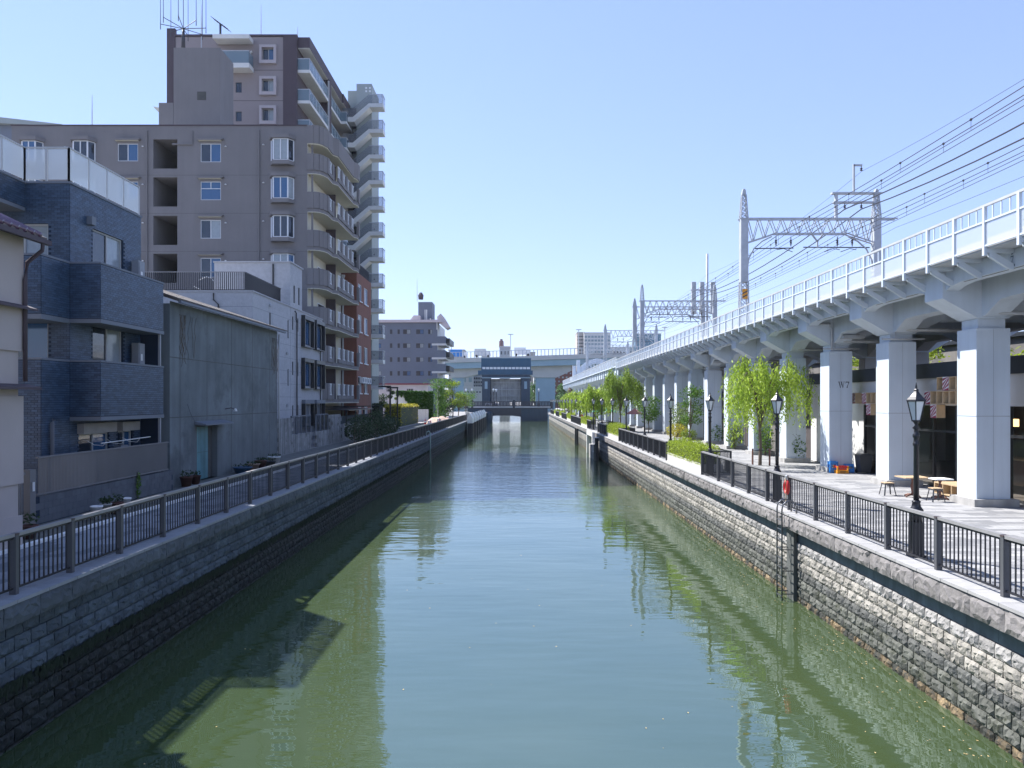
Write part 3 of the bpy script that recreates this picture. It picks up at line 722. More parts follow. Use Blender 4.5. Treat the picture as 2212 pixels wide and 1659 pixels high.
# ------------------------------------------------------------------ overhead wires
WIRES = {}
def wire(pts, r, label, cat='wire', grp='overhead railway wires'):
    t = MB().tube(pts, r, 5).build('overhead_wire', m_wire); tag(t, label, cat, grp); WIRES[label] = t; return t
POLE = [-30, 8, 46.4, 84.6, 120.5, 152, 230]
def strung(x, z, sag, n=10):
    pts = []
    for a, b in zip(POLE, POLE[1:]):
        for i in range(n):
            f = i/n; pts.append((x, a + (b-a)*f, z - 4*sag*f*(1-f)))
    pts.append((x, POLE[-1], z)); return pts
def sagz(y, z, sag):
    for a, b in zip(POLE, POLE[1:]):
        if a <= y <= b: f = (y-a)/(b-a); return z - 4*sag*f*(1-f)
wire(strung(15.9, 13.62, .3), .016, 'upper carrying wire of the near track')
wire(strung(16.15, 13.5, .3), .015, 'second carrying wire of the near track')
wire(strung(15.9, 12.98, .05), .013, 'contact wire of the near track')
wire(strung(16.15, 12.92, .05), .013, 'second contact wire of the near track')
wire(strung(19.7, 15.0, .75), .034, 'thick feeder cable, the upper of two')
wire(strung(20.7, 15.0, .85), .034, 'thick feeder cable, the lower of two')
wire(strung(19.55, 13.62, .3), .016, 'upper carrying wire of the far track')
wire(strung(19.8, 13.5, .3), .015, 'second carrying wire of the far track')
wire(strung(19.55, 12.98, .05), .013, 'contact wire of the far track')
wire(strung(19.8, 12.92, .05), .013, 'second contact wire of the far track')
wire(strung(20.75, 17.3, .7), .010, 'thin ground wire, topmost of all')
wire(strung(22.8, 13.9, .4), .010, 'thin wire, lowest at the right')
for trk, xs in (('near', (15.9,16.15)), ('far', (19.55,19.8))):
    for j, x in enumerate(xs):
        for i in range(14):
            y = 17 + 5.0*i + 2.2*j
            z1 = sagz(y, (13.62,13.5)[j], .3); z2 = sagz(y, (12.98,12.92)[j], .05)
            t = WIRES[('upper', 'second')[j] + ' carrying wire of the %s track' % trk]
            d = MB().tube([(x,y,z2),(x,y,z1)], .008, 4).build('dropper', m_wire, t)
            MB().lathe([(.02,-.05),(.05,-.02),(.05,.02),(.02,.05)], (x,y,z1), 6).build('clamp', m_wire, d)
# ------------------------------------------------------------------ cafe under the viaduct
shop = thing('cafe', (16.7, 30, 0), 'cafe with white wall, dark fascia and black-framed glass between the pillars', 'cafe')
XS = 16.75
m_swall = M('cafe white panel', (.74,.73,.71), .7, .05, .6)
box('fascia', M('dark fascia', (.03,.035,.045), .6, .1), shop, XS-.12, XS+.6, 15, 44, 4.35, 4.95)
box('upper_wall', m_swall, shop, XS, XS+.15, 15, 44, 3.25, 4.35)
box('floor', M('cafe floor', (.24,.21,.18), .6, .1), shop, XS, 24.5, 15, 44, .0, .03)
box('rear_wall', M('cafe rear wall', (.45,.36,.28), .9, .2), shop, 24.4, 24.6, 15, 44, 0, 4.3)
box('end_wall', m_swall, shop, XS, 24.4, 43.9, 44.0, 0, 4.3)
box('ceiling', M('cafe ceiling', (.35,.32,.30), .9), shop, XS+.16, 24.4, 15, 43.9, 3.9, 4.0)
for a, b in ((37.26,38.8),(38.82,40.4),(40.42,42.1),(42.12,43.9)): box('solid_panel', m_swall, shop, XS, XS+.12, a, b, 0, 3.25)
def mull(y): box('mullion', m_dframe, shop, XS-.02, XS+.09, y-.05, y+.05, 0, 3.25)
gy = [15.0, 16.6, 18.2, 19.8, 21.4, 23.0, 24.6, 26.2, 27.8, 29.4, 31.0, 32.6, 34.2, 35.7, 37.2]
for y in gy: mull(y)
for a, b in list(zip(gy, gy[1:])):
    box('transom', m_dframe, shop, XS-.015, XS+.08, a+.05, b-.05, 2.18, 2.28)
    box('sill_rail', m_dframe, shop, XS-.015, XS+.08, a+.05, b-.05, 0, .1)
    box('pane', m_shopglass, shop, XS+.03, XS+.04, a+.05, b-.05, .1, 3.25)
# things inside
for k, (y, z) in enumerate(((28.9,2.75),(29.5,2.75),(26.0,2.45),(21.2,2.9),(20.7,2.9))):
    t = thing('pendant_lamp', (18.6, y, z), ['small square pendant lamp, left of a pair in the cafe','small square pendant lamp, right of a pair in the cafe','lone low pendant lamp glowing in the cafe','pendant lamp at the right edge, upper of two','pendant lamp at the right edge of the cafe window'][k], 'lamp', 'pendant lamps in the cafe')
    MB().box(18.5,18.75,y-.12,y+.12,z-.28,z).build('lamp_shade', M('glowing shade', (.9,.65,.35), .6, 0, emit=((1,.62,.25), 2.2)), t)
    MB().tube([(18.62,y,z),(18.62,y,3.9)], .008, 4).build('cord', m_black, t)
t = thing('counter', (20, 28, 0), 'dark wooden counter inside the cafe', 'counter')
box('counter_body', m_wood2, t, 20, 20.7, 25, 32, .03, 1.05); box('counter_top', m_wood, t, 19.9, 20.8, 24.9, 32.1, 1.05, 1.1)
t = thing('inner_shelf', (18, 25, 0), 'pale wooden shelf unit seen through the cafe glass', 'shelf')
for z in (.03,.45,.9): box('shelf_board', m_wood, t, 17.6, 18.0, 24.6, 26.6, z, z+.04)
for y in (24.6, 25.25, 25.9, 26.56): box('upright', m_wood, t, 17.6, 18.0, y, y+.04, .07, .9)
# display boxes hung on the cafe wall, some with red and white striped fronts
def stripes(mb, y0, y1, z0, z1, x):
    w = (z1 - z0)/2.7; zz = z0 - (y1-y0)
    k = 0
    from itertools import count
    while zz < z1:
        pts = []
        for (yy, base) in ((y1, zz), (y0, zz + (y1-y0)*1.0)): pts.append((yy, base))
        q = [(y1, zz), (y0, zz + (y1-y0)), (y0, zz + (y1-y0) + w*.55), (y1, zz + w*.55)]
        q = [(a, min(max(b, z0), z1)) for a, b in q]
        if abs(q[2][1]-q[1][1]) + abs(q[3][1]-q[0][1]) > .01: mb.quad(*[(x, a, b) for a, b in q])
        zz += w
def display_box(y1, z0, striped, label, w=.42, h=.52):
    t = thing('display_box', (XS, y1, z0), label, 'display box', 'wooden boxes on the cafe wall')
    x0, x1 = XS-.36, XS-.01; y0 = y1 - w
    MB().box(x0,x1,y0,y1,z0,z0+.03).build('bottom_board', m_wood, t); MB().box(x0,x1,y0,y1,z0+h-.03,z0+h).build('top_board', m_wood, t)
    MB().box(x0,x1,y0,y0+.03,z0+.03,z0+h-.03).build('side_board', m_wood, t); MB().box(x0,x1,y1-.03,y1,z0+.03,z0+h-.03).build('side_board', m_wood, t)
    if striped:
        MB().box(x0-.012,x0-.002,y0,y1,z0,z0+h).build('front_panel', m_white, t)
        mb = MB(); stripes(mb, y0, y1, z0, z0+h, x0-.016); mb.build('stripe', M('dark red stripe', (.30,.02,.06), .6, 0), t)
# near group in front of the glass between the two nearest pillars
gw = .44
B = 31.0
for c, r, st in ((0,0,1),(1,-1,1),(1,0,0),(2,0,0),(3,0,0),(4,0,0),(2,1,0),(3,1,1),(4,1,0)):
    display_box(B - c*gw, 3.30 + r*.535, st, ['open','red and white striped'][st] + ' wooden box, column %s %s row of the near cafe display' % (['one','two','three','four','five'][c], ['lower','middle','upper'][r+1]))
for c, r, st in ((0,0,1),(2,0,1),(3,0,0),(3,-1,1),(4,0,0)):
    display_box(37.85 - [0,0,1.2,1.65,2.1][c], 3.30 + r*.535, st, ['open','red and white striped'][st] + ' wooden box, column %s %s row of the far cafe display' % (['one','two','three','four','five'][c], ['lower','middle','upper'][r+1]), .43)

# tables, stools, crates, bin, board
def pedestal_table(x, y, w, d, label, mat):
    t = thing('cafe_table', (x, y, 0), label, 'table')
    MB().box(x-w/2,x+w/2,y-d/2,y+d/2,.70,.735).build('table_top', mat, t)
    MB().lathe([(.05,.06),(.06,.12),(.035,.18),(.055,.30),(.075,.42),(.04,.50),(.03,.55),(.05,.62),(.09,.70)], (x,y,0), 10).build('pedestal', m_wood2, t, True)
    for k in range(4):
        a = k*math.pi/2 + .4
        MB().tube([(x+.04*math.cos(a),y+.04*math.sin(a),.10),(x+.18*math.cos(a),y+.18*math.sin(a),.09),(x+.33*math.cos(a),y+.33*math.sin(a),.035)], [.035,.04,.03], 6).build('foot', m_wood2, t, True)
pedestal_table(14.05, 27.4, .9, .8, 'wooden cafe table with a turned foot beside the second pillar', m_wood)
pedestal_table(14.7, 26.0 + .8, .62, .62, 'pale cafe table half hidden behind the nearest pillar', m_white)
def stool(x, y, label):
    t = thing('cafe_stool', (x, y, 0), label, 'stool', 'metal cafe stools')
    MB().box(x-.17,x+.17,y-.17,y+.17,.44,.465).build('seat', m_wood, t)
    MB().box(x-.16,x+.16,y-.16,y+.16,.39,.44).build('seat_rim', m_binp, t)
    for sx in (-1,1):
        for sy in (-1,1): MB().bar((x+sx*.14,y+sy*.14,.41),(x+sx*.21,y+sy*.21,0),.045,.02).build('leg', m_binp, t)
stool(13.45, 28.0, 'metal stool with wooden seat left of the lamp post'); stool(14.25, 26.25, 'metal stool with wooden seat right of the lamp post')
t = thing('wooden_bench', (15.6, 27.6, 0), 'low pale wooden shelf bench in front of the cafe glass', 'bench')
box('bench_top', m_wood, t, 15.3, 16.4, 26.6, 28.3, .43, .47); box('bench_floor', m_wood, t, 15.3, 16.4, 26.6, 28.3, .05, .09)
for y in (26.6, 27.15, 27.7, 28.25): box('divider', m_wood, t, 15.3, 16.4, y, y+.04, .09, .43)
# crates by the numbered pillar
def crate(x, y, z, rz, mat, mat2, label, w=.42, d=.32, h=.28, tilt=0):
    t = thing('plastic_crate', (x, y, z), label, 'crate'); t.rotation_euler = (tilt, 0, rz); OFF[t.name] = Vector((0,0,0))
    MB().box(-w/2,w/2,-d/2,d/2,0,.02).build('crate_floor', mat, t)
    for (a, b, c, e) in ((-w/2,w/2,-d/2,-d/2+.02),(-w/2,w/2,d/2-.02,d/2),(-w/2,-w/2+.02,-d/2+.02,d/2-.02),(w/2-.02,w/2,-d/2+.02,d/2-.02)):
        MB().box(a,b,c,e,.02,h*.45).build('crate_side', mat, t); MB().box(a,b,c,e,h*.75,h).build('crate_rim', mat2, t)
    for sx in (-1,1):
        for sy in (-1,1): MB().box(sx*(w/2-.01)-.03,sx*(w/2-.01)+.03,sy*(d/2-.01)-.03,sy*(d/2-.01)+.03,.02,h).build('corner', mat, t)
    return t
c = crate(15.25, 36.35, 0, .06, m_yellow, m_red, 'yellow and red bottle crate in front of the blue boxes', .52, .4, .36)
MB().box(-.17,.17,-.207,-.201,.19,.25).build('label_patch', m_red, c)
mb = MB()
for i in range(5):     # the maker's name, in block capitals too small to read closely
    mb.quad((-.13+.055*i,-.206,.06),(-.09+.055*i,-.206,.06),(-.09+.055*i,-.206,.115),(-.13+.055*i,-.206,.115))
mb.build('lettering', m_wood2, c)
crate(14.98, 36.62, 0, .0, m_blue, m_blue, 'blue plastic box standing upright by the numbered pillar', .34, .3, .55)
crate(15.75, 36.6, 0, -.2, m_blue, m_blue, 'blue plastic lid box leaning right of the bottle crate', .4, .12, .42, -.35)
def wheelie(x, y, label):
    t = thing('rubbish_bin', (x, y, 0), label, 'bin')
    mb = MB().add([(x-.24,y-.24,.06),(x+.24,y-.24,.06),(x+.24,y+.24,.06),(x-.24,y+.24,.06),(x-.3,y-.3,.84),(x+.3,y-.3,.84),(x+.3,y+.3,.84),(x-.3,y+.3,.84)], [(3,2,1,0),(4,5,6,7),(0,1,5,4),(1,2,6,5),(2,3,7,6),(3,0,4,7)]); mb.build('bin_body', m_binp, t)
    MB().box(x-.33,x+.33,y-.33,y+.33,.84,.88).prism([(x-.30,.88),(x+.30,.88),(x+.2,.93),(x-.2,.93)], 'y', y-.3, y+.3).build('lid', m_binp, t)
    for sx in (-.26,.26): MB().prism([(y+.2+.09*math.cos(a*.524), .09+.09*math.sin(a*.524)) for a in range(12)], 'x', x+sx-.03, x+sx+.03).build('wheel', m_black, t)
wheelie(16.35, 36.4, 'dark grey rubbish bin with lid beside the numbered pillar')
t = thing('menu_board', (16.55, 34.4, 0), 'black folding menu board with white notes leaning by the second pillar', 'menu board')
m_board = M('chalk board', (.02,.02,.024), .7, .2, 6)
MB().add([(16.4,34.55,0),(16.4,34.0,0),(16.62,34.0,1.05),(16.62,34.55,1.05),(16.43,34.55,0),(16.43,34.0,0),(16.65,34.0,1.05),(16.65,34.55,1.05)], [(0,1,2,3),(7,6,5,4),(0,4,5,1),(1,5,6,2),(2,6,7,3),(3,7,4,0)]).build('front_leaf', m_board, t)
for k, z in enumerate((.2,.48,.75)):
    x = 16.4 + .21*z - .006; MB().quad((x,34.38,z),(x,34.2,z),(x+.025,34.2,z+.12),(x+.025,34.38,z+.12)).build('note', m_white, t)
MB().bar((16.66,34.5,1.0),(16.74,34.5,0),.03).bar((16.66,34.05,1.0),(16.74,34.05,0),.03).build('rear_leg', m_wood2, t)

# ladder and life ring
t = thing('canal_ladder', (8.0, 23.6, WATER), 'steel ladder with curved handles going down the stone wall', 'ladder')
for y in (23.42, 23.86):
    m_lad = M('wet steel', (.15,.155,.165), .3, .2, 3, metal=.6)
    MB().tube([(8.03,y,WATER-.3),(8.03,y,.12),(8.06,y,.26),(8.16,y,.36),(8.30,y,.39),(8.42,y,.33),(8.47,y,.2),(8.47,y,0)], .024, 7).build('side_rail', m_lad, t, True)
for k in range(9): MB().tube([(8.03,23.42,WATER+.12+.29*k),(8.03,23.86,WATER+.12+.29*k)], .017, 6).build('rung', m_lad, t)
for z in (-2.45,-1.75,-1.1,-.42):
    for y in (23.42, 23.86): MB().bar((8.03,y,z),(8.5,y,z),.03).build('stay', m_lad, t)
box('guide_channel', M('dark gap concrete', (.10,.105,.10), .8, .2, 2), t, 8.36, 8.46, 23.35, 23.95, WATER-.3, -.5)  # flat slab coloured dark to stand for the gap behind the ladder
t = thing('life_ring', (8.42, 24.3, .5), 'red life ring with rope hanging on the railing above the ladder', 'life ring')
mb = MB(); n = 20
for k in range(n):
    pass
vs = []; fs = []
for k in range(n):
    a = 2*math.pi*k/n
    for j in range(8):
        b = 2*math.pi*j/8; rr = .15 + .05*math.cos(b)
        vs.append((8.44 + .055*math.sin(b), 24.18 + rr*math.cos(a)*.9, .72 + rr*math.sin(a)*1.2))
for k in range(n):
    for j in range(8): fs.append((k*8+j, k*8+(j+1)%8, ((k+1)%n)*8+(j+1)%8, ((k+1)%n)*8+j))
mb.add(vs, fs); mb.build('ring', m_red, t, True)
MB().tube([(8.41,24.2,1.06),(8.38,24.1,.9),(8.38,24.08,.7),(8.4,24.14,.45),(8.42,24.2,.25)], .014, 5).build('rope', M('rope', (.55,.42,.25), .9), t)
MB().tube([(8.42,24.15,1.09),(8.4,24.2,.98),(8.42,24.28,.95)], .03, 6).build('rope_knot', m_white, t)
# landing opening with concrete frames and fender posts
t = thing('landing_opening', (8.4, 86, -1), 'white concrete framed landing opening in the stone wall', 'landing')
for y in (83.2, 89.6): MB().box(7.95,8.5,y-.25,y+.25,-2.9,.02).build('frame_pier', m_white, t)
MB().box(7.98,8.5,83.5,89.3,-.5,-.05).build('frame_beam', m_white, t)
MB().box(7.6,8.3,81.3,82.9,-2.9,-1.2).build('step_block', m_conc, t); MB().box(7.75,8.3,79.6,81.3,-2.9,-1.9).build('step_block', m_conc, t)
for y, z in ((79.0,-1.1),(77.9,-.35)):
    o = thing('fender_post', (7.9, y, WATER), 'black timber fender post standing in the water, %s' % ('short one' if z < -1 else 'tall one'), 'post'); box('post_shaft', m_black, o, 7.75, 8.1, y-.2, y+.2, -3.2, z)
    box('post_head', m_white, o, 7.74, 8.11, y-.21, y+.21, z, z+.06)
for y, z in ((104.5,-.4),(107.0,-.4)):
    o = thing('fender_post', (7.9, y, WATER), 'distant black fender post against the wall, %s of a pair' % ('near' if y < 105 else 'far'), 'post'); box('post_shaft', m_black, o, 7.85, 8.15, y-.2, y+.2, -3.2, z); box('post_head', m_conc, o, 7.84, 8.16, y-.21, y+.21, z, z+.05)
# parasols and people on the far terrace
def parasol(x, y, r, mat, label):
    t = thing('parasol', (x, y, 0), label, 'parasol')
    MB().tube([(x,y,0),(x,y,2.5)], .03, 6).build('pole', m_steelgrey, t)
    MB().lathe([(r,1.95),(r*.62,2.22),(.05,2.55),(.02,2.58)], (x,y,0), 8).build('canopy', mat, t)
    MB().lathe([(.28,0),(.28,.07),(.05,.1)], (x,y,0), 10).build('base', m_binp, t)
parasol(12.7, 84, 1.0, M('salmon cloth', (.55,.24,.22), .8), 'salmon red parasol beside the pillars')
parasol(11.6, 104, 1.7, M('green cloth', (.06,.42,.25), .8), 'green parasol under the far willows')
parasol(10.9, 118, 1.2, m_white, 'white parasol beyond the green one')
# ------------------------------------------------------------------ building helpers
def mapper(ax, pos):
    if ax == 'y': return lambda u, z, d: (u, pos - d, z)
    if ax == 'x': return lambda u, z, d: (pos + d, u, z)
    return lambda u, z, d: (pos - d, u, z)
def fbox(mb, P, u0, u1, z0, z1, d0, d1, m=0):
    a = P(u0, z0, d0); b = P(u1, z1, d1); return mb.box(a[0], b[0], a[1], b[1], a[2], b[2], m)
def facade(parent, ax, pos, u0, u1, z0, z1, wins, mat, name='wall', depth=.13, inner=m_core):
    P = mapper(ax, pos); us = sorted({u0, u1, *[w[0] for w in wins], *[w[1] for w in wins]}); zs = sorted({z0, z1, *[w[2] for w in wins], *[w[3] for w in wins]})
    us = [u for u in us if u0 <= u <= u1]; zs = [z for z in zs if z0 <= z <= z1]
    mb = MB()
    for a, b in zip(us, us[1:]):
        for c, d in zip(zs, zs[1:]):
            mu, mz = (a+b)/2, (c+d)/2
            if any(w[0] < mu < w[1] and w[2] < mz < w[3] for w in wins): continue
            mb.quad(P(a,c,0), P(b,c,0), P(b,d,0), P(a,d,0))
    for w in wins:
        dd = -6.0 if w[4] == 'open' else -depth
        a, b, c, d = w[:4]
        for q in (((a,c),(a,d)), ((b,c),(b,d)), ((a,c),(b,c)), ((a,d),(b,d))):
            mb.quad(P(*q[0],0), P(*q[1],0), P(*q[1],dd), P(*q[0],dd))
        if w[4] == 'open': mb.quad(P(a,c,dd), P(b,c,dd), P(b,d,dd), P(a,d,dd))
    o = mb.build(name, mat, parent)
    for w in wins: window(parent, P, *w[:5], depth)
    return o
def window(parent, P, u0, u1, z0, z1, style, depth=.13):
    if style in ('open', 'none'): return
    fm = {'slide': m_wframe, 'hung': m_wframe, 'alu': m_aframe, 'dark': m_dframe, 'small': m_dframe, 'slit': m_dframe, 'shutter': m_aframe}[style]
    t = .055 if style not in ('small', 'slit') else .04
    d0, d1 = -depth + .01, -depth + .07
    mb = MB(); fbox(mb, P, u0, u1, z0, z0+t, d0, d1); fbox(mb, P, u0, u1, z1-t, z1, d0, d1)
    fbox(mb, P, u0, u0+t, z0+t, z1-t, d0, d1); fbox(mb, P, u1-t, u1, z0+t, z1-t, d0, d1)
    um = (u0+u1)/2
    if style in ('slide', 'alu', 'dark'): fbox(mb, P, um-t*.55, um+t*.55, z0+t, z1-t, d0, d1+.005)
    if style == 'hung':
        zm = z0 + (z1-z0)*.62; fbox(mb, P, u0+t, u1-t, zm-t/2, zm+t/2, d0, d1+.005); fbox(mb, P, um-t/2, um+t/2, zm+t/2, z1-t, d0, d1+.003)
    w = mb.build('window', fm, parent)
    g1, g2 = (m_glassb, m_glassb) if style == 'hung' else ((m_glass, m_glassb) if rnd.random() < .5 else (m_glass, m_curtain))
    if style in ('small', 'slit'): g1 = g2 = m_glass
    if style == 'shutter': g1 = g2 = m_trim
    fbox(MB(), P, u0+t, um, z0+t, z1-t, d0-.01, d0+.022).build('pane', g1, w)
    fbox(MB(), P, um, u1-t, z0+t, z1-t, d0-.012, d0+.012).build('pane', g2, w)
def shell(parent, x0, x1, y0, y1, z0, z1, mat, roofmat, faces='bwt', name='rear_wall'):
    mb = MB()
    if 'b' in faces: mb.quad((x0,y1,z0),(x1,y1,z0),(x1,y1,z1),(x0,y1,z1))
    if 'w' in faces: mb.quad((x0,y0,z0),(x0,y1,z0),(x0,y1,z1),(x0,y0,z1))
    if 'e' in faces: mb.quad((x1,y0,z0),(x1,y1,z0),(x1,y1,z1),(x1,y0,z1))
    if 'f' in faces: mb.quad((x0,y0,z0),(x1,y0,z0),(x1,y0,z1),(x0,y0,z1))
    if mb.f: mb.build(name, mat, parent)
    if 't' in faces: MB().quad((x0,y0,z1-.02),(x1,y0,z1-.02),(x1,y1,z1-.02),(x0,y1,z1-.02)).build('roof', roofmat, parent)
def building(name, loc, label): return thing(name, loc, label, 'building')

# ------------------------------------------------------------------ beige house at the left edge
t = building('beige_house', (-14, 12, 0), 'beige stucco house with dark tiled eave at the left edge')
XB, YB = -11.72, 18.0
facade(t, 'x', XB, 4, YB, -.03, 7.35, [], m_beige)
MB().box(-19, XB-.002, YB-.15, YB-.002, -.03, 7.35).build('end_wall', m_beige, t)
shell(t, -19, XB, 4, YB, -.03, 7.35, m_beige, m_rooft, 'w')
box('upper_bay', m_beige, t, XB-.02, XB+.05, 4, YB+.12, 4.6, 7.3)
box('upper_bay', m_beige, t, XB-.02, XB+.05, 4, YB+.12, 1.5, 3.55)
box('lower_band', m_beige, t, XB-.02, XB+.04, 4, YB+.1, -.03, .75)
for z in (3.72,): MB().prism([(XB,z),(XB+.34,z-.02),(XB+.34,z+.04),(XB,z+.12)], 'y', 4, YB+.35).build('ledge', m_plum, t)
MB().prism([(XB-.1,7.35),(XB+.42,7.22),(XB+.42,7.34),(-15.3,9.2),(-19.2,7.4),(-19.0,7.3)], 'y', 4, YB+.42).build('roof', m_rooft, t)
MB().box(XB+.40,XB+.52,4,YB+.45,7.16,7.27).build('gutter', m_plum, t)
m_shine = M('glazed roof tile', (.10,.05,.09), .12, .15, 2, spec=.9)
for i in range(40):
    y = 7.6 + .27*i
    MB().tube([(XB+.44,y,7.35),(XB-.5,y,7.80),(XB-1.6,y,8.32)], .075, 6).build('roof_tile', m_shine, t, True)
MB().tube([(XB+.46,YB+.2,7.18),(XB+.44,YB+.2,7.0),(XB+.12,YB+.14,6.7),(XB+.1,YB+.1,6.3),(XB+.1,YB+.1,3.9)], .05, 8).build('down_pipe', m_plum, t, True)
MB().prism([(XB,5.62),(XB+.28,5.57),(XB+.28,5.62),(XB,5.72)], 'y', 4, YB+.3).build('ledge', m_plum, t)

# ------------------------------------------------------------------ grey tiled house
t = building('grey_tiled_house', (-15, 27, 0), 'dark grey tiled three-storey house with stepped balconies and glass roof railing')
XG, XBAL, YN, YF, YW = -14.6, -13.6, 25.0, 29.7, 23.5
ZT = 10.5
tile_items = []
tl = template(MB().box(-.092,.092,-.014,0,-.0305,.0305), 'wall_tile', m_tile)       # faces -y
def tiles(ax, pos, u0, u1, z0, z1, holes=()):
    tw, th = .196, .0715
    nz = int((z1-z0)/th); nu = int((u1-u0)/tw)
    if nu < 1 or nz < 1: return
    sw = (u1-u0)/nu/tw
    for j in range(nz):
        for i in range(nu + (j % 2)):
            u = u0 + (i + (.5 if j % 2 == 0 else 0))*(u1-u0)/nu; z = z0 + (j+.5)*(z1-z0)/nz
            h = sw
            if j % 2 and i in (0, nu): u += (.25 if i == 0 else -.25)*tw*sw; h = sw*.45
            if any(a-.05 < u < b+.05 and c-.02 < z < d+.02 for a, b, c, d in holes): continue
            if ax == 'y': tile_items.append((tl, (u, pos, z), 0, (h,1,1)))
            else: tile_items.append((tl, (pos, u, z), math.pi/2, (h,1,1)))
W1 = [(26.35,28.35,7.95,9.35,'alu'), (26.35,28.35,4.75,6.25,'alu'), (25.5,27.4,.5,2.33,'alu'), (28.0,29.05,.5,2.33,'alu')]
facade(t, 'x', XG, YN, YF, -.03, ZT, W1, m_grout)
tiles('x', XG, YN, YF, 0, ZT, [w[:4] for w in W1])
W2 = [(-16.9,-15.3,7.9,9.2,'alu'), (-16.9,-15.3,4.7,6.4,'alu')]
facade(t, 'y', YN, -24, XG, -.03, ZT, W2, m_grout)
tiles('y', YN, -19, XG, 4.6, ZT, [w[:4] for w in W2])
shell(t, -24, XG, YN, YF, -.03, ZT, m_grout, m_trim, 'bwt')
# entrance wing and its balconies on the near side
facade(t, 'x', XG, YW, YN, -.03, 4.7, [], m_grout); tiles('x', XG, YW, YN-.02, 0, 4.68)
facade(t, 'y', YW, -17.4, XG, -.03, 4.7, [(-17.2,-16.3,0,2.2,'dark')], m_grout); tiles('y', YW, -17.4, XG, 0, 4.68, [(-17.2,-16.3,0,2.2)])
facade(t, 'x', XG, YW, YN, 6.1, 7.9, [], m_grout); tiles('x', XG, YW, YN-.02, 6.12, 7.88)
facade(t, 'y', YW, -19, XG, 6.1, 7.9, [], m_grout); tiles('y', YW, -19, XG, 6.12, 7.88)
box('balcony_floor', m_trim, t, -19, XG+.02, YW-.02, YN-.02, 5.95, 6.1)
box('wing_roof', m_trim, t, -17.4, XG+.03, YW-.03, YN-.02, 4.7, 4.76); box('parapet_cap', m_trim, t, -19, XG+.03, YW-.03, YW+.12, 7.9, 7.96); box('parapet_cap', m_trim, t, XG-.12, XG+.03, YW+.12, YN-.02, 7.9, 7.96)
# canal-side balconies
for zb, ztp in ((6.1,7.9),(2.92,4.7)):
    facade(t, 'x', XBAL, YN, YF-.3, zb, ztp, [], m_grout, 'balcony_wall'); tiles('x', XBAL, YN, YF-.3, zb+.02, ztp-.02)
    facade(t, 'y', YN-.012, XG+.012, XBAL, zb, ztp, [], m_grout, 'balcony_wall'); tiles('y', YN-.012, XG+.02, XBAL, zb+.02, ztp-.02)
    box('balcony_floor', m_trim, t, XG+.02, XBAL+.03, YN-.04, YF-.27, zb-.13, zb)
    box('parapet_cap', m_trim, t, XBAL-.14, XBAL+.03, YN-.04, YF-.27, ztp, ztp+.06); box('parapet_cap', m_trim, t, XG+.02, XBAL-.14, YN-.04, YN+.1, ztp, ztp+.06)
    box('balcony_post', M('post grey', (.30,.31,.33), .5), t, XBAL-.12, XBAL-.04, YF-.45, YF-.37, zb-3.1 if zb < 5 else 4.7, zb-.13)
    box('return_wall', m_grout, t, XG+.01, XBAL-.3, YF-.06, YF-.01, zb-3.0 if zb < 5 else 2.92, zb)
# overhang and frosted glass railing on the roof terrace
XO = -16.05
facade(t, 'x', XO, 21.6, YN-.02, 9.72, ZT, [], m_grout); tiles('x', XO, 21.6, YN-.03, 9.74, ZT)
facade(t, 'y', 21.6, -21, XO, 9.72, ZT, [], m_grout)
box('terrace_soffit', m_trim, t, -21, XO+.02, 21.6, YN-.02, 9.6, 9.72)
box('terrace_floor', m_trim, t, -21, XO+.01, 21.6, YN-.01, ZT-.03, ZT-.005)
box('roof_cap', m_trim, t, XG-.14, XG+.05, YN-.05, YF+.03, ZT, ZT+.07); box('roof_cap', m_trim, t, XO, XG-.14, YN-.05, YN+.12, ZT, ZT+.07); box('roof_cap', m_trim, t, XO-.14, XO+.05, 21.6, YN-.05, ZT, ZT+.07)
def glassrun(a, b, n):
    a = Vector(a); b = Vector(b)
    for i in range(n):
        p = a.lerp(b, i/n); q = a.lerp(b, (i+1)/n); d = (q-p).normalized()*.05
        MB().bar(p + d + Vector((0,0,.58)), q - d + Vector((0,0,.58)), .012, 1.0).build('glass_panel', m_frost, t)
        MB().bar(p, p + Vector((0,0,1.12)), .05).build('rail_post', m_aframe, t)
    MB().bar(a + Vector((0,0,1.12)), b + Vector((0,0,1.12)), .06, .04).build('rail_top', m_aframe, t); MB().bar(b, b + Vector((0,0,1.12)), .05).build('rail_post', m_aframe, t)
zr = ZT + .07
glassrun((XO-.05,21.7,zr), (XO-.05,YN+.04,zr), 3); glassrun((XO-.05,YN+.04,zr), (XG-.05,YN+.04,zr), 2); glassrun((XG-.05,YN+.04,zr), (XG-.05,YF-.05,zr), 4)
scatter('wall_tile', t, tile_items, 300, 'wall_tiles')
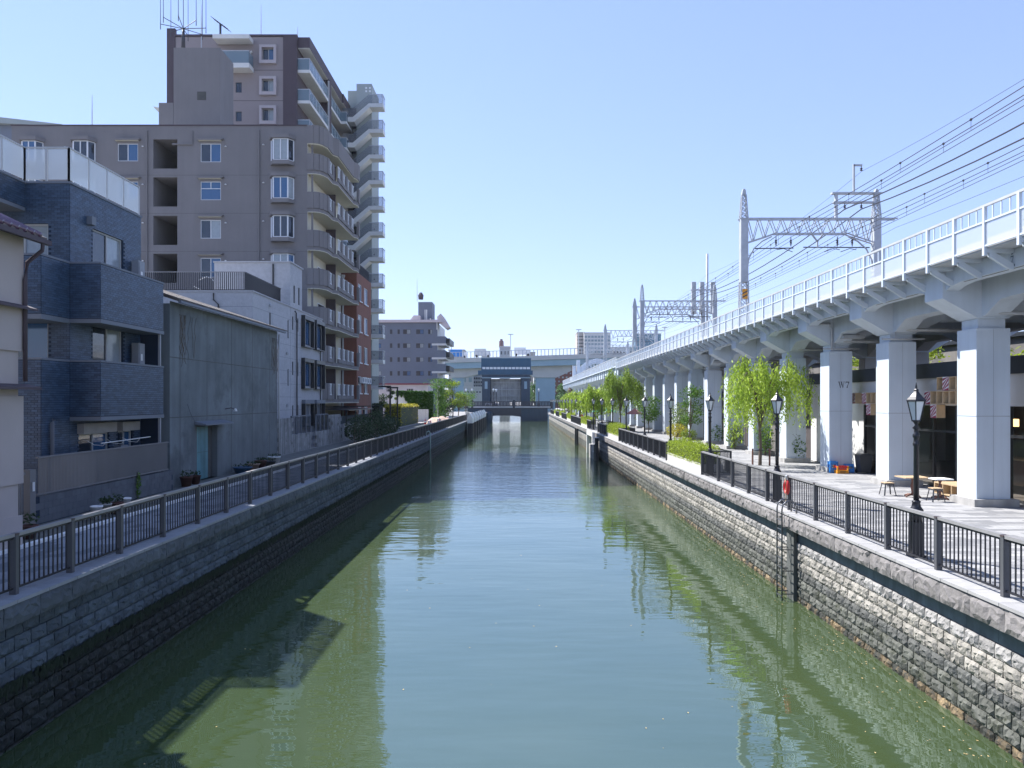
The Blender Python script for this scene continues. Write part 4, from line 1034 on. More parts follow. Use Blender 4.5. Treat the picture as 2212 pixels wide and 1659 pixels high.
# shutter boxes, vent hoods
box('shutter_box', M('shutter beige', (.36,.34,.32), .6), t, XG+.01, XG+.24, 25.4, 27.5, 2.34, 2.68); box('shutter_box', MATS['shutter beige'], t, XG+.01, XG+.24, 27.9, 29.15, 2.34, 2.66)
box('vent_hood', m_trim, t, XG+.01, XG+.2, 25.95, 26.2, 9.4, 9.68); box('vent_hood', m_trim, t, XG+.01, XG+.2, 25.95, 26.2, 6.22, 6.5)
MB().tube([(XG+.1,23.9,0),(XG+.1,23.9,2.75),(XG+.1,23.98,2.85)], .06, 8).build('duct', m_trim, t, True)
def water_heater(x, y, z, label):
    o = thing('water_heater', (x, y, z), label, 'water heater', 'grey water heaters'); mh = M('heater grey', (.24,.255,.28), .5)
    box('cabinet', mh, o, x-.18, x+.08, y-.24, y+.24, z, z+1.0); box('front_panel', mh, o, x+.08, x+.10, y-.2, y+.2, z+.05, z+.95)
    MB().lathe([(.07,0),(.07,.05),(.045,.05),(.045,.0)], (0,0,0), 12).build('flue', m_aframe, o)
    f = [c for c in bpy.data.objects if c.parent is o and c.name.startswith('flue')][0]; f.rotation_euler = (0, R(90), 0); f.location = (.1, .1, .82)
    box('notice', m_white, o, x+.101, x+.104, y-.1, y+.03, z+.35, z+.6)
water_heater(XG+.3, 29.0, 7.7, 'grey water heater on the upper balcony of the tiled house'); water_heater(XG+.3, 29.0, 4.6, 'grey water heater on the middle balcony of the tiled house'); water_heater(XG+.35, 27.65, .85, 'grey water heater in front of the ground floor windows')
o = thing('laundry_pole', (-13.9, 27.6, 1.9), 'pale laundry pole with hooks in front of the ground floor windows', 'laundry pole')
MB().tube([(-13.9,25.6,2.02),(-13.9,29.0,2.08)], .018, 6).build('pole', m_white, o)
for y in (25.9, 27.1, 28.2): MB().tube([(-13.9,y,2.05),(-14.0,y,1.92),(-14.3,y,1.95),(-14.55,y,2.1)], .012, 5).build('hook', m_white, o)
# garden wall of dark blocks, slatted screen, gate and mail box
t = thing('garden_wall', (-13.45, 25, 0), 'low dark block garden wall in front of the tiled house', 'wall')
m_dkblock = M('dark blue block', (.115,.125,.14), .85, .15, 3, .004, 30, tone=.1)
tb = template(MB().box(-.075,.075,-.195,.195,0,.185), 'block', m_dkblock); bi = []
for k in range(4):
    for i in range(21): bi.append((tb, (-13.5, 21.55 + .4*i + (.2 if k % 2 else 0), .19*k), 0, (1,1,1)))
scatter('block', t, bi, 300); box('wall_core', m_grout, t, -13.565, -13.435, 21.4, 29.85, -.03, .74)
t = thing('slatted_screen', (-13.42, 25, .8), 'beige vertical slat screen above the dark garden wall', 'screen')
m_slat = M('beige slat', (.185,.18,.178), .6, .05)
st = template(MB().box(-.012,.012,-.017,.017,.83,1.83), 'slat', m_slat)
for i in range(112): inst('slat', st[1], t, (-13.42, 21.5 + .0705*i, 0))
for z in (.80,1.83): box('screen_rail', m_slat, t, -13.45, -13.39, 21.4, 29.4, z, z+.045)
for y in (21.9, 24.4, 26.9, 29.2): box('screen_post', m_slat, t, -13.52, -13.47, y-.03, y+.03, .72, 1.8)
t = thing('slatted_gate', (-13.5, 20.6, 0), 'narrow beige slatted gate beside the beige house', 'gate')
for i in range(9): box('slat', m_slat, t, -13.5, -13.46, 20.0 + .1*i, 20.06 + .1*i, .1, 1.42)
for z in (.05,1.42): box('gate_rail', m_slat, t, -13.52, -13.44, 19.95, 20.95, z, z+.07)
box('gate_post', m_slat, t, -13.56, -13.38, 21.05, 21.3, 0, 1.55); box('intercom', m_white, t, -13.37, -13.34, 21.12, 21.2, .95, 1.2)
def pot(x, y, r, h, mat, label, plant=0, cat='pot'):
    o = thing('flower_pot', (x, y, 0), label, cat); MB().lathe([(r*.72,0),(r,h*.9),(r*1.08,h*.9),(r*1.08,h),(r*.9,h),(r*.88,h*.85)], (x,y,-.02), 12).build('pot_body', mat, o, True)
    MB().lathe([(r*.86,h*.8),(.01,h*.84)], (x,y,0), 10).build('soil', m_soil, o)
    if plant:
        mb = MB(); rr = random.Random(int(y*10)); leafcloud(mb, (x,y,h+plant*.4), (r*1.2,r*1.2,plant*.5), 60, .12, rr); mb.build('foliage', l_dark, o)
for i, (y, r, h, mt, pl, lb) in enumerate(((19.3,.2,.34,m_terr,.4,'brown pot with a dark plant nearest the slatted gate'),(22.4,.16,.4,m_white,0,'slim white pot against the garden wall'),(22.9,.16,.4,m_conc,.2,'grey pot with a small plant against the garden wall'),(23.5,.2,.36,m_terr,.3,'terracotta pot with plant by the garden wall'),(24.1,.14,.42,m_white,0,'second slim white pot by the garden wall'),(31.0,.24,.4,m_terr,.3,'dark pot at the corner of the stained warehouse'),(31.9,.2,.36,m_terr,.2,'small brown pot by the stained warehouse'))):
    pot(-12.3 if y < 30 else -13.4, y, r, h, mt, lb, pl)
for y, r, h, mt, lb in ((38.6,.5,.36,M('dull blue', (.03,.10,.2), .5),'wide blue tub by the warehouse'),(40.2,.35,.4,M('tan plastic', (.4,.27,.2), .6),'tan planter by the warehouse'),(41.3,.36,.5,m_terr,'terracotta tub by the warehouse'),(42.6,.45,.35,m_binp,'dark tub by the warehouse'),(43.6,.38,.55,m_white,'white pot standing by the warehouse')):
    pot(-13.1, y*.945, r*.85, h*.85, mt, lb, .15)
o = thing('climbing_weed', (-13.3, 27.2, 0), 'green weed climbing the dark garden wall', 'plant'); mb = MB(); leafcloud(mb, (-13.35,27.0,.5), (.06,.14,.5), 160, .1, random.Random(3)); mb.build('foliage', l_green, o)
MB().tube([(-13.38,27,0),(-13.4,27.05,.5),(-13.4,27,.95)], .012, 4).build('stem', m_bark, o)
# verge strip
tag(MB().quad((-14.9,-10,-.02),(-11.7,-10,-.02),(-11.7,120,-.02),(-14.9,120,-.02)).build('verge', M('verge earth', (.11,.115,.105), .95, .35, 2)), 'dark gravelly strip between footpath and houses', 'verge', kind='structure')

# ------------------------------------------------------------------ stained concrete warehouse
t = building('warehouse', (-15, 38, 0), 'stained grey concrete warehouse with a teal door and brown tiled roof')
XW, YA, YC = -13.75, 30.3, 43.8
Wd = [(32.85,35.1,-.02,2.35,'none')]
facade(t, 'x', XW, YA, YC, -.03, 7.38, Wd, m_ware, depth=.25)
MB().quad((XW-.25,32.85,0),(XW-.25,35.1,0),(XW-.25,35.1,2.35),(XW-.25,32.85,2.35)).build('door_recess', m_core, t)
d = box('door', m_teal, t, XW-.2, XW-.14, 32.87, 34.35, 0, 2.3); box('door_joint', m_core, d, XW-.139, XW-.136, 32.87, 34.35, 1.18, 1.19)
facade(t, 'y', YC, -31, XW, -.03, 7.28, [], m_ware)
shell(t, -31, XW, YA, YC, -.03, 7.28, m_ware, m_rooft, 'w')
MB().quad((XW,YA,0),(-31,YA,0),(-31,YA,7.28),(XW,YA,7.28)).build('near_wall', m_ware, t)
for y in (31.2, 33.9, 36.8, 39.7, 42.4): box('panel_joint', m_core, t, XW+.001, XW+.004, y, y+.035, .02 if not 32.85 < y < 35.1 else 2.6, 7.25)
for z in (2.75, 5.15): box('panel_joint', m_core, t, XW+.001, XW+.0045, YA, YC, z, z+.035)
MB().prism([(XW+.02,2.42),(XW+.5,2.38),(XW+.5,2.44),(XW+.02,2.56)], 'y', 32.6, 35.8).build('door_canopy', m_trim, t)
o = thing('wall_lamp', (XW+.1, 36.3, 3.0), 'small white spotlight on a bracket above the warehouse door', 'lamp')
MB().tube([(XW,36.0,3.05),(XW+.25,36.1,3.1),(XW+.35,36.2,3.05)], .02, 5).build('bracket', m_plum, o); MB().lathe([(.03,.1),(.07,.02),(.09,-.04)], (XW+.4,36.25,2.98), 10).build('lamp_head', m_white, o, True)
# roof: a slope of tiles rising away from the canal
sl_ = .33; xr = XW - 8.0; zr0 = 7.5
MB().prism([(XW+.35,zr0-.14),(XW+.35,zr0-.06),(xr,zr0+sl_*8.1),(xr,zr0+sl_*8.1-.1)], 'y', YA-.2, YC+.3).build('roof_deck', m_rooft, t)
rt = template(MB().prism([(.30,0),(.30,.05),(-.02,.155),(-.02,.10)], 'y', -.125, .115), 'roof_tile', m_rooft); ri = []
for i in range(26):
    x = XW + .08 - .31*i
    for j in range(54): ri.append((rt, (x, YA - .05 + .268*j, zr0 - .05 + sl_*(XW+.35-x-.3)), 0, (1,1,1)))
scatter('roof_tile', t, ri, 300, 'roof_tiles')
box('gutter', m_trim, t, XW+.33, XW+.45, YA, YC+.2, zr0-.2, zr0-.1)
MB().prism([(XW+.35,zr0-.2),(XW+.35,zr0-.02),(xr,zr0+sl_*8.1-.0),(xr,zr0+sl_*8.1-.18)], 'y', YC+.28, YC+.36).build('verge_board', m_rooft, t)
MB().tube([(XW+.12,YC-.06,7.2),(XW+.12,YC-.06,.1)], .045, 6).build('down_pipe', m_aframe, t, True)
# cracks: pale repaired lines on the wall
for pts in ([(31.9,3.3),(32.2,2.9),(32.6,2.6)], [(41.9,4.2),(42.5,4.9),(43.2,5.3),(43.8,6.0)], [(41.6,1.0),(42.4,1.8),(42.2,2.7),(42.9,3.2)]):
    MB().tube([(XW+.004,p[0],p[1]) for p in pts], .012, 4).build('repaired_crack', m_trim, t)
# dead creeper twigs
mb = MB(); rr = random.Random(9)
for k in range(26):
    y = rr.choice((31.4,31.9,32.5,42.8,43.3,43.7)) + rr.uniform(-.3,.3); z = 6.95; pts = []
    for i in range(9): pts.append((XW+.012, y, z)); y += rr.uniform(-.14,.14); z -= rr.uniform(.12,.34)
    mb.tube(pts, .007, 3)
o = mb.build('creeper_twigs', m_bark, t); o['kind'] = 'stuff'

# ------------------------------------------------------------------ pale house with stone siding
t = building('pale_sided_house', (-17, 56, 0), 'pale stone-sided house with roof terrace and black-framed windows')
XP, YP0, YP1 = -16.5, 47.7, 64.6
ww = [(58.5,60.9,7.75,9.65,'dark'), (61.9,64.3,7.75,9.65,'dark'), (58.5,60.9,4.55,6.4,'dark'), (61.9,64.3,4.55,6.4,'dark'), (58.6,60.9,1.6,3.2,'shutter'), (61.9,64.3,1.6,3.2,'shutter')]
for z in (8.6, 5.3, 2.1): ww += [(56.0,56.35,z,z+1.0,'slit'), (57.3,57.65,z,z+1.0,'slit')]
ww += [(50.9,51.25,8.3,9.3,'slit'), (54.9,55.2,7.9,9.2,'slit'), (54.9,55.2,4.5,5.7,'slit')]
facade(t, 'x', XP, YP0, YP1, -.03, 10.2, ww, m_siding)
facade(t, 'y', YP0, -31, XP, -.03, 10.2, [], m_siding)
shell(t, -31, XP, YP0, YP1, -.03, 10.2, m_siding, m_conc, 'bwt')
for z in [.9 + .93*i for i in range(10)]: box('siding_joint', m_trim, t, XP+.001, XP+.004, YP0, 58.4, z, z+.02); box('siding_joint', m_trim, t, -31, XP, YP0-.004, YP0-.001, z, z+.02)
for y in (51.6, 55.6): box('siding_joint', m_trim, t, XP+.001, XP+.005, y, y+.02, 0, 10.2)
box('coping', m_siding, t, XP-.18, XP+.06, YP0-.05, YP1+.02, 10.2, 10.28); box('coping', m_siding, t, -31, XP-.18, YP0-.05, YP0+.14, 10.2, 10.28)
for y0_, y1_, z0_, z1_ in ((58.35,61.05,7.6,9.95),(61.75,64.45,7.6,9.95),(58.35,61.05,4.4,6.7),(61.75,64.45,4.4,6.7),(58.45,61.05,1.5,3.5),(61.75,64.45,1.5,3.5)):
    MB().box(XP+.01,XP+.3,y0_,y1_,z1_-.3,z1_).build('shutter_box', m_trim if z0_ < 3 else m_dframe, t)
    box('shutter_guide', m_dframe, t, XP+.01, XP+.3, y0_-.02, y0_+.1, z0_, z1_-.3); box('shutter_guide', m_dframe, t, XP+.01, XP+.3, y1_-.1, y1_+.02, z0_, z1_-.3)
    MB().box(XP+.01,XP+.3,y0_-.05,y1_+.05,z0_-.06,z0_).build('sill', m_dframe, t)
# stair head on the roof
facade(t, 'y', 55.5, -21.97, XP+.02, 10.28, 13.4, [], m_siding, 'stair_head_wall'); facade(t, 'x', XP+.02, 55.5, 58.5, 10.28, 13.4, [(56.3,56.7,10.6,11.9,'slit'),(57.5,57.9,10.6,11.9,'slit')], m_siding, 'stair_head_wall')
shell(t, -21.97, XP+.02, 55.5, 58.5, 10.28, 13.4, m_siding, m_conc, 'bwt', 'stair_head_rear'); box('stair_head_cap', m_siding, t, -22.02, XP+.1, 55.42, 58.62, 13.4, 13.5)
for x in (-17.7,): MB().tube([(x,55.42,13.3),(x,55.42,10.3)], .06, 6).build('down_pipe', m_dframe, t)
for y in (56.9, 63.7): MB().tube([(XP+.1,y-.5,10.0),(XP+.1,y-.2,9.9),(XP+.1,y-.2,9.4),(XP+.1,y,9.2),(XP+.1,y,.5)], .05, 6).build('down_pipe', m_dframe, t)
for x in (-18.9, -25.0): MB().tube([(x,YP0-.08,10.1),(x,YP0-.08,9.7),(x+.3,YP0-.08,9.4),(x+.3,YP0-.08,7.0)], .05, 6).build('down_pipe', m_dframe, t)
for x, y, z in ((XP, 50.9, 9.75),(XP,54.6,6.8),(XP,54.7,3.1)): MB().lathe([(.12,-.1),(.12,.05),(.05,.12)], (x+.06,y,z), 8).build('vent_hood', m_siding, t)
t = thing('terrace_railing', (-20, 48, 10.2), 'dark railing round the roof terrace of the pale house', 'railing')
ub = template(MB().box(-.022,.022,-.022,.022,10.36,11.45), 'upright', m_rail)
ups = [(ub, (x, 48.0, 0), 0, (1,1,1)) for x in [-28.9 + .13*i for i in range(91)]] + [(ub, (-17.1, y, 0), 0, (1,1,1)) for y in [48.0 + .14*i for i in range(52)]]
scatter('upright', t, ups, 300)
for z in (10.33,11.45): box('rail', m_rail if z < 11 else m_railtop, t, -29, -17.06, 47.97, 48.03, z, z+.05); box('rail', m_rail, t, -17.13, -17.07, 48.03, 55.3, z, z+.05)
o = thing('air_dryer', (-19.2, 49.5, 10.3), 'white laundry stand on the roof terrace', 'laundry stand')
MB().tube([(-20.6,49.5,11.2),(-20.1,49.5,11.42),(-19.8,49.5,11.35),(-19.6,49.5,11.1),(-19.6,49.5,10.25)], .028, 6).build('arm', m_white, o); MB().tube([(-20.9,49.5,10.8),(-19.8,49.5,10.25)], .028, 6).build('leg', m_white, o)
# stained block wall with louvre panels
t = thing('stained_block_wall', (-15.1, 55, 0), 'stained concrete block wall with grey louvre panels below the pale house', 'wall')
tb = template(MB().box(-.08,.08,-.395,.395,0,.285), 'block', m_block); bi = []
for k in range(8):
    for i in range(22):
        y = 48.1 + .8*i + (.4 if k % 2 else 0)
        if y > 65.3 or (k > 3 and (51.2 < y < 55.9 or 57.2 < y < 61.0)) or 55.9 < y < 57.0: continue
        bi.append((tb, (-15.1, y, .29*k - .02), 0, (1,1,1)))
scatter('block', t, bi, 300)
for a, b in ((51.0,55.7),(57.2,60.8)):
    n = 4 if b - a > 4 else 3
    for k in range(n):
        u0 = a + (b-a)*k/n; u1 = a + (b-a)*(k+1)/n
        MB().box(-15.13,-15.05,u0,u0+.06,1.16,2.4).box(-15.13,-15.05,u1-.06,u1,1.16,2.4).box(-15.13,-15.05,u0,u1,2.34,2.42).build('louvre_frame', m_trim, t)
        for j in range(14): MB().add([(-15.12,u0+.06,1.2+.08*j),(-15.12,u1-.06,1.2+.08*j),(-15.05,u1-.06,1.26+.08*j),(-15.05,u0+.06,1.26+.08*j)], [(0,1,2,3)]).build('louvre_slat', m_trim, t)
# ------------------------------------------------------------------ brown apartment block
YA = 66.0
t = building('brown_apartment', (-25, 70, 0), 'broad brown stucco apartment block with white bay windows and curved balconies')
def PA(x): return xat(x, YA)
def ZA(y): return zat(y, YA)
rows = [(310,350),(392,432),(475,515),(557,599),(640,681)]
wins = []
for i, (a, b) in enumerate(rows):
    wins.append((PA(433), PA(477), ZA(b), ZA(a), 'hung' if i == 1 else 'slide'))
    wins.append((PA(254), PA(298), ZA(b-2), ZA(a), 'slide'))
    wins.append((PA(331), PA(383), ZA(a+57), ZA(a-9), 'open'))
    wins.append((PA(588), PA(633), ZA(b-2), ZA(a-5), 'none'))
    wins.append((PA(50), PA(92), ZA(b), ZA(a), 'none')); wins.append((PA(160), PA(204), ZA(b), ZA(a), 'none'))
XA, ZTA = PA(664), ZA(272)
facade(t, 'y', YA, PA(25), XA, -.03, ZTA, wins, m_brown, depth=.12)
facade(t, 'x', XA, YA, 78.5, -.03, ZTA-1.2, [], m_cream)
shell(t, PA(25), XA, YA, 78.5, -.03, ZTA, m_brown, m_conc, 'bwt')
for w in wins:
    if w[4] == 'open':     # recessed corridor: door and lamp in the dark
        o = box('corridor_door', m_plum, t, w[0]+.5, w[0]+1.4, YA+5.4, YA+5.46, w[2]+.02, w[2]+2.05); box('door_handle', m_steelgrey, o, w[0]+1.28, w[0]+1.33, YA+5.36, YA+5.4, w[2]+1, w[2]+1.12)
        box('balustrade', m_brown, t, w[0], w[1], YA+.02, YA+.12, w[2], w[2]+.12)
    elif w[4] in ('slide', 'hung'):
        a, b, c, d = w[:4]
        MB().prism([(a-.3,d+.35),(b+.3,d+.35),(b+.12,d+.22),(a-.12,d+.22)], 'y', YA-.32, YA-.002).build('window_hood', m_brown, t)
        box('hood_soffit', m_cream, t, a-.1, b+.1, YA-.26, YA-.01, d+.19, d+.219)
        MB().lathe([(.09,0),(.09,.05),(.03,.1)], (b+.42, YA-.04, d-.3), 8).build('vent_cap', m_white, t)
    else:                  # projecting bay with slanted side panes
        a, b, c, d = w[:4]; D = .55
        pts = [(a-.05,YA),(a+.28,YA-D),(b-.28,YA-D),(b+.05,YA)]
        bay = MB().prism(pts, 'z', c-.08, c).build('bay_window', m_wframe, t); MB().prism(pts, 'z', d, d+.08).build('bay_head', m_wframe, bay)
        for (p, q) in zip(pts, pts[1:]):
            MB().bar((*p,(c+d)/2),(*q,(c+d)/2),.02,d-c-.02).build('pane', rnd.choice((m_glassb,m_glass,m_curtain)), bay)
        mb = MB()
        for p in pts: mb.bar((p[0],p[1]-.015,c),(p[0],p[1]-.015,d),.1)
        mb.bar(((a+b)/2,YA-D-.02,c),((a+b)/2,YA-D-.02,d),.08); mb.build('bay_mullion', m_wframe, bay)
        big = [(a-.25,YA-.01),(a+.15,YA-D-.22),(b-.15,YA-D-.22),(b+.25,YA-.01)]
        MB().prism(big, 'z', d+.09, d+.4).build('window_hood', m_brown, t); MB().prism([(a-.15,YA-.01),(a+.2,YA-D-.12),(b-.2,YA-D-.12),(b+.15,YA-.01)], 'z', c-.42, c-.09).build('bay_sill', m_brown, t)
        MB().lathe([(.09,0),(.09,.05),(.03,.1)], (a-.75, YA-.04, d-.35), 8).build('vent_cap', m_white, t)
for q in range(7): box('floor_joint', m_core, t, PA(25), XA, YA-.003, YA-.001, ZA(378+82.5*q), ZA(378.6+82.5*q))
for x in (318, 560): MB().tube([(PA(x),YA-.1,ZTA-.4),(PA(x),YA-.1,.3)], .07, 6).build('down_pipe', m_brown, t)
box('parapet_cap', m_plum, t, PA(25)-.05, XA+.05, YA-.06, YA+.25, ZTA, ZTA+.1)
MB().tube([(PA(373),YA-.05,ZA(312)),(PA(416),YA-.05,ZA(312)),(PA(416),YA-.05,ZA(283))], .08, 6).build('service_pipe', m_brown, t)
# curved balconies on the canal side, one per storey
XO_ = PA(700); YE = 77.6
outline = [(XA,YA-.02),(XA+.55,YA-.02),(XA+.95,YA+.12),(XA+1.2,YA+.5),(XO_,YA+1.2),(XO_,YA+3.0),(XO_+.35,YA+3.6),(XO_+.35,YE-1.5),(XO_+.6,YE-.9),(XO_+.6,YE)]
def ribbon(mb, pts, z0, z1, th, inner=True):
    for p, q in zip(pts, pts[1:]): mb.bar((p[0],p[1],(z0+z1)/2),(q[0],q[1],(z0+z1)/2), th, z1-z0)
levels = [ZA(366) - i*(82.5*YA/1660) for i in range(7)]
for i, z in enumerate(levels):
    if z < 1.5: continue
    fl = MB().prism(outline + [(XA,YE)], 'z', z-.35, z-.05).build('balcony_slab', m_brown, t)
    MB().prism(outline[:-1] + [(XO_+.6,YE-.02),(XA+.01,YE-.02)], 'z', z-.40, z-.352).build('balcony_soffit', m_cream, fl)
    mb = MB(); ribbon(mb, outline[:5], z-.05, z+1.35, .16); ribbon(mb, outline[6:8], z-.05, z+.3, .16); ribbon(mb, outline[4:6], z-.05, z+.3, .16); mb.build('parapet', m_brown, fl)
    for yy in (YA+1.35, YA+3.1, YA+5.0, YA+6.9, YA+8.6, YE-.3):
        xx = XO_ + (.6 if yy > YE-1 else .35 if yy > YA+3.3 else 0); box('parapet_pier', m_brown, fl, xx-.12, xx+.10, yy-.3, yy+.3, z-.05, z+1.35)
    for k, yy in enumerate((YA+2.25, YA+4.05, YA+5.95, YA+7.75, YE-1.9)):
        xx = XO_ + (.35 if yy > YA+3.3 else 0)
        mb = MB()
        for zz in (z+.32,z+1.28): mb.box(xx-.03,xx+.03,yy-.5,yy+.5,zz,zz+.06)
        for q in range(5): mb.box(xx-.015,xx+.015,yy-.45+.2*q,yy-.42+.2*q,z+.38,z+1.28)
        mb.bar((xx,yy-.4,z+.4),(xx,yy+.4,z+1.25),.04); mb.bar((xx,yy+.4,z+.4),(xx,yy-.4,z+1.25),.04)
        mb.build('lattice_grille', m_wframe, fl)
    box('sliding_door', m_wframe, t, XA+.01, XA+.06, YA+3.2, YA+5.6, z, z+2.1); box('sliding_pane', m_glass, t, XA+.061, XA+.07, YA+3.3, YA+5.5, z+.1, z+2.0)
    box('party_wall', m_plum, t, XA+.01, XA+.9, YA+6.3, YA+6.5, z-.05, z+2.8)
    MB().tube([(XA+.35,YA+.25,z-.05),(XA+.35,YA+.25,z+2.9)], .09, 6).build('drain_pipe', m_brown, t)
mb = MB(); ribbon(mb, outline, ZTA-1.5, ZTA+.05, .16); mb.build('roof_fascia', m_brown, t)
MB().prism(outline + [(XA,YE)], 'z', ZTA-1.58, ZTA-1.5).build('roof_soffit', m_cream, t)
# roof structures of the brown block
def roofbox(nm, x0, x1, Y, y1, z1, m=m_brown):
    return MB().box(x0, x1, Y, y1, ZTA-.03, z1).build(nm, m, t)
yb = 70.; rb = roofbox('lift_tower', xat(375,yb), xat(475,yb), yb, 73.3, zat(103,yb))
box('vent_grille', m_core, rb, xat(426,yb), xat(445,yb), yb-.02, yb-.001, zat(216,yb), zat(198,yb))
rb = roofbox('stair_head', xat(343,yb), xat(374.5,yb), yb, 72, zat(222,yb)); MB().prism([(xat(330,yb),zat(230,yb)),(xat(343,yb),zat(232,yb)),(xat(343,yb),zat(243,yb))], 'y', yb, 71.9).build('canopy', m_cream, rb)
def whip(x, y0_, y1_, Y, label, r=.05):
    o = MB().tube([at(x,y0_,Y), at(x,(y0_+y1_)/2,Y), at(x,y1_,Y)], [r, r*.8, r*.3], 6).build('lightning_rod', m_mast); tag(o, label, 'lightning rod', 'rods and aerials on the roofs'); return o
whip(199, 272, 205, YA+1, 'thin rod on the left of the brown block roof')
# ------------------------------------------------------------------ tall tan apartment tower behind
YT = 82.0
t = building('tan_apartment_tower', (-30, 90, 0), 'tall tan tiled apartment tower with plum brown corners and glass balconies')
def PT(x): return xat(x, YT)
def ZT_(y): return zat(y, YT)
wins = [(PT(567),PT(593),ZT_(y+30),ZT_(y+2),'alu') for y in (103,171,234)]
wins += [(PT(509),PT(522),ZT_(200),ZT_(178),'small'), (PT(509),PT(522),ZT_(262),ZT_(241),'small'), (PT(500),PT(524),ZT_(150),ZT_(112),'alu')]
XT = PT(640); ZTT = ZT_(80)
facade(t, 'y', YT, PT(363), XT, -.03, ZTT, wins, m_tan)
box('corner_strip', m_plum, t, PT(363)-.1, PT(379), YT-.08, YT+.3, -.03, ZTT+.9); box('corner_strip', m_plum, t, PT(612), XT+.06, YT-.08, YT+.3, -.03, ZTT+.05)
facade(t, 'x', XT, YT, 104, -.03, ZTT, [], m_plum)
shell(t, PT(363), XT, YT, 104, -.03, ZTT, m_tan, m_conc, 'bwt'); box('roof_cap', m_plum, t, PT(379), XT+.1, YT-.1, YT+.3, ZTT+.06, ZTT+.25)
for y in (103,171,234):
    mb = MB(); a, b, c, d = PT(562), PT(598), ZT_(y+36), ZT_(y-4); y0_ = YT-.35
    mb.box(a,b,y0_,YT-.002,d-.28,d).box(a,b,y0_,YT-.002,c,c+.35).box(a,a+.26,y0_,YT-.002,c+.35,d-.28).box(b-.26,b,y0_,YT-.002,c+.35,d-.28); mb.build('window_surround', M('mauve concrete', (.42,.38,.39), .8, .05), t)
for z in (ZT_(152), ZT_(218)): box('tile_band', m_plum, t, PT(500), PT(612), YT-.012, YT-.002, z, z+.05)
# near balcony with canopy on the tan face
b_ = box('balcony_slab', m_slab, t, PT(480), PT(548), YT-1.4, YT-.002, ZT_(158), ZT_(148)); box('glass_front', m_bglass, b_, PT(481), PT(547), YT-1.38, YT-1.34, ZT_(148), ZT_(123)); box('glass_side', m_bglass, b_, PT(546), PT(547), YT-1.33, YT-.05, ZT_(148), ZT_(123)); box('hand_rail', m_mast, b_, PT(480), PT(548), YT-1.4, YT-1.32, ZT_(123), ZT_(121.5))
box('canopy_slab', m_slab, t, PT(471), PT(548), YT-1.5, YT-.1, ZT_(97), ZT_(88))
for x in (530, 541): MB().tube([(PT(x),YT-.1,ZT_(148)),(PT(x),YT-.1,ZT_(115)),(PT(x-4 if x < 535 else x+4),YT-.1,ZT_(112))], .12, 6).build('flue_pipe', m_white, t)
# balconies on the canal side, in two bays
for i in range(13):
    z = ZT_(146) - 3.28*i
    if z < 10: break
    for k, (ya, yb2, dx) in enumerate(((YT+.3,YT+8.5,1.35),(YT+9.6,YT+15.5,1.2),(YT+15.5,YT+21.5,1.9))):
        s_ = box('balcony_slab', m_slab, t, XT+.02, XT+dx, ya, yb2, z-.42, z-.1)
        box('glass_front', m_bglass, s_, XT+dx-.05, XT+dx-.02, ya, yb2, z-.1, z+1.05); box('glass_side', m_bglass, s_, XT+.05, XT+dx-.06, ya+.01, ya+.04, z-.1, z+1.05)
        MB().box(XT+dx-.07,XT+dx,ya,yb2,z+1.05,z+1.13).box(XT+.05,XT+dx-.07,ya,ya+.06,z+1.05,z+1.13).build('hand_rail', m_mast, s_)
        for q in range(int((yb2-ya)/1.4)): box('rail_post', m_mast, s_, XT+dx-.065, XT+dx-.015, ya+1.4*q, ya+1.4*q+.06, z-.1, z+1.05)
    box('balcony_door', m_glass, t, XT+.005, XT+.02, YT+2, YT+5, z-.1, z+2.0)
for (ya, yb2, dx, zz) in ((YT+.3,YT+8.5,1.35,ZTT),(YT+8.5,YT+15.5,1.35,ZTT),(YT+15.5,YT+21.8,1.5,ZTT)):
    box('roof_slab', m_plum, t, XT+.07, XT+dx, ya, yb2, ZTT-1.0, ZTT+.12); box('roof_soffit', m_slab, t, XT+.08, XT+dx-.05, ya+.05, yb2-.05, ZTT-1.06, ZTT-1.002)
box('fin_wall', m_plum, t, XT+.01, XT+1.5, YT+8.55, YT+9.2, 5, ZTT-1.0); MB().tube([(XT+1.35,YT+8.4,ZTT-1.2),(XT+1.35,YT+8.4,20)], .12, 6).build('down_pipe', m_aframe, t)
MB().tube([(XT+1.9,YT+21.4,ZTT-1.2),(XT+1.9,YT+21.4,6)], .1, 6).build('down_pipe', m_mast, t)
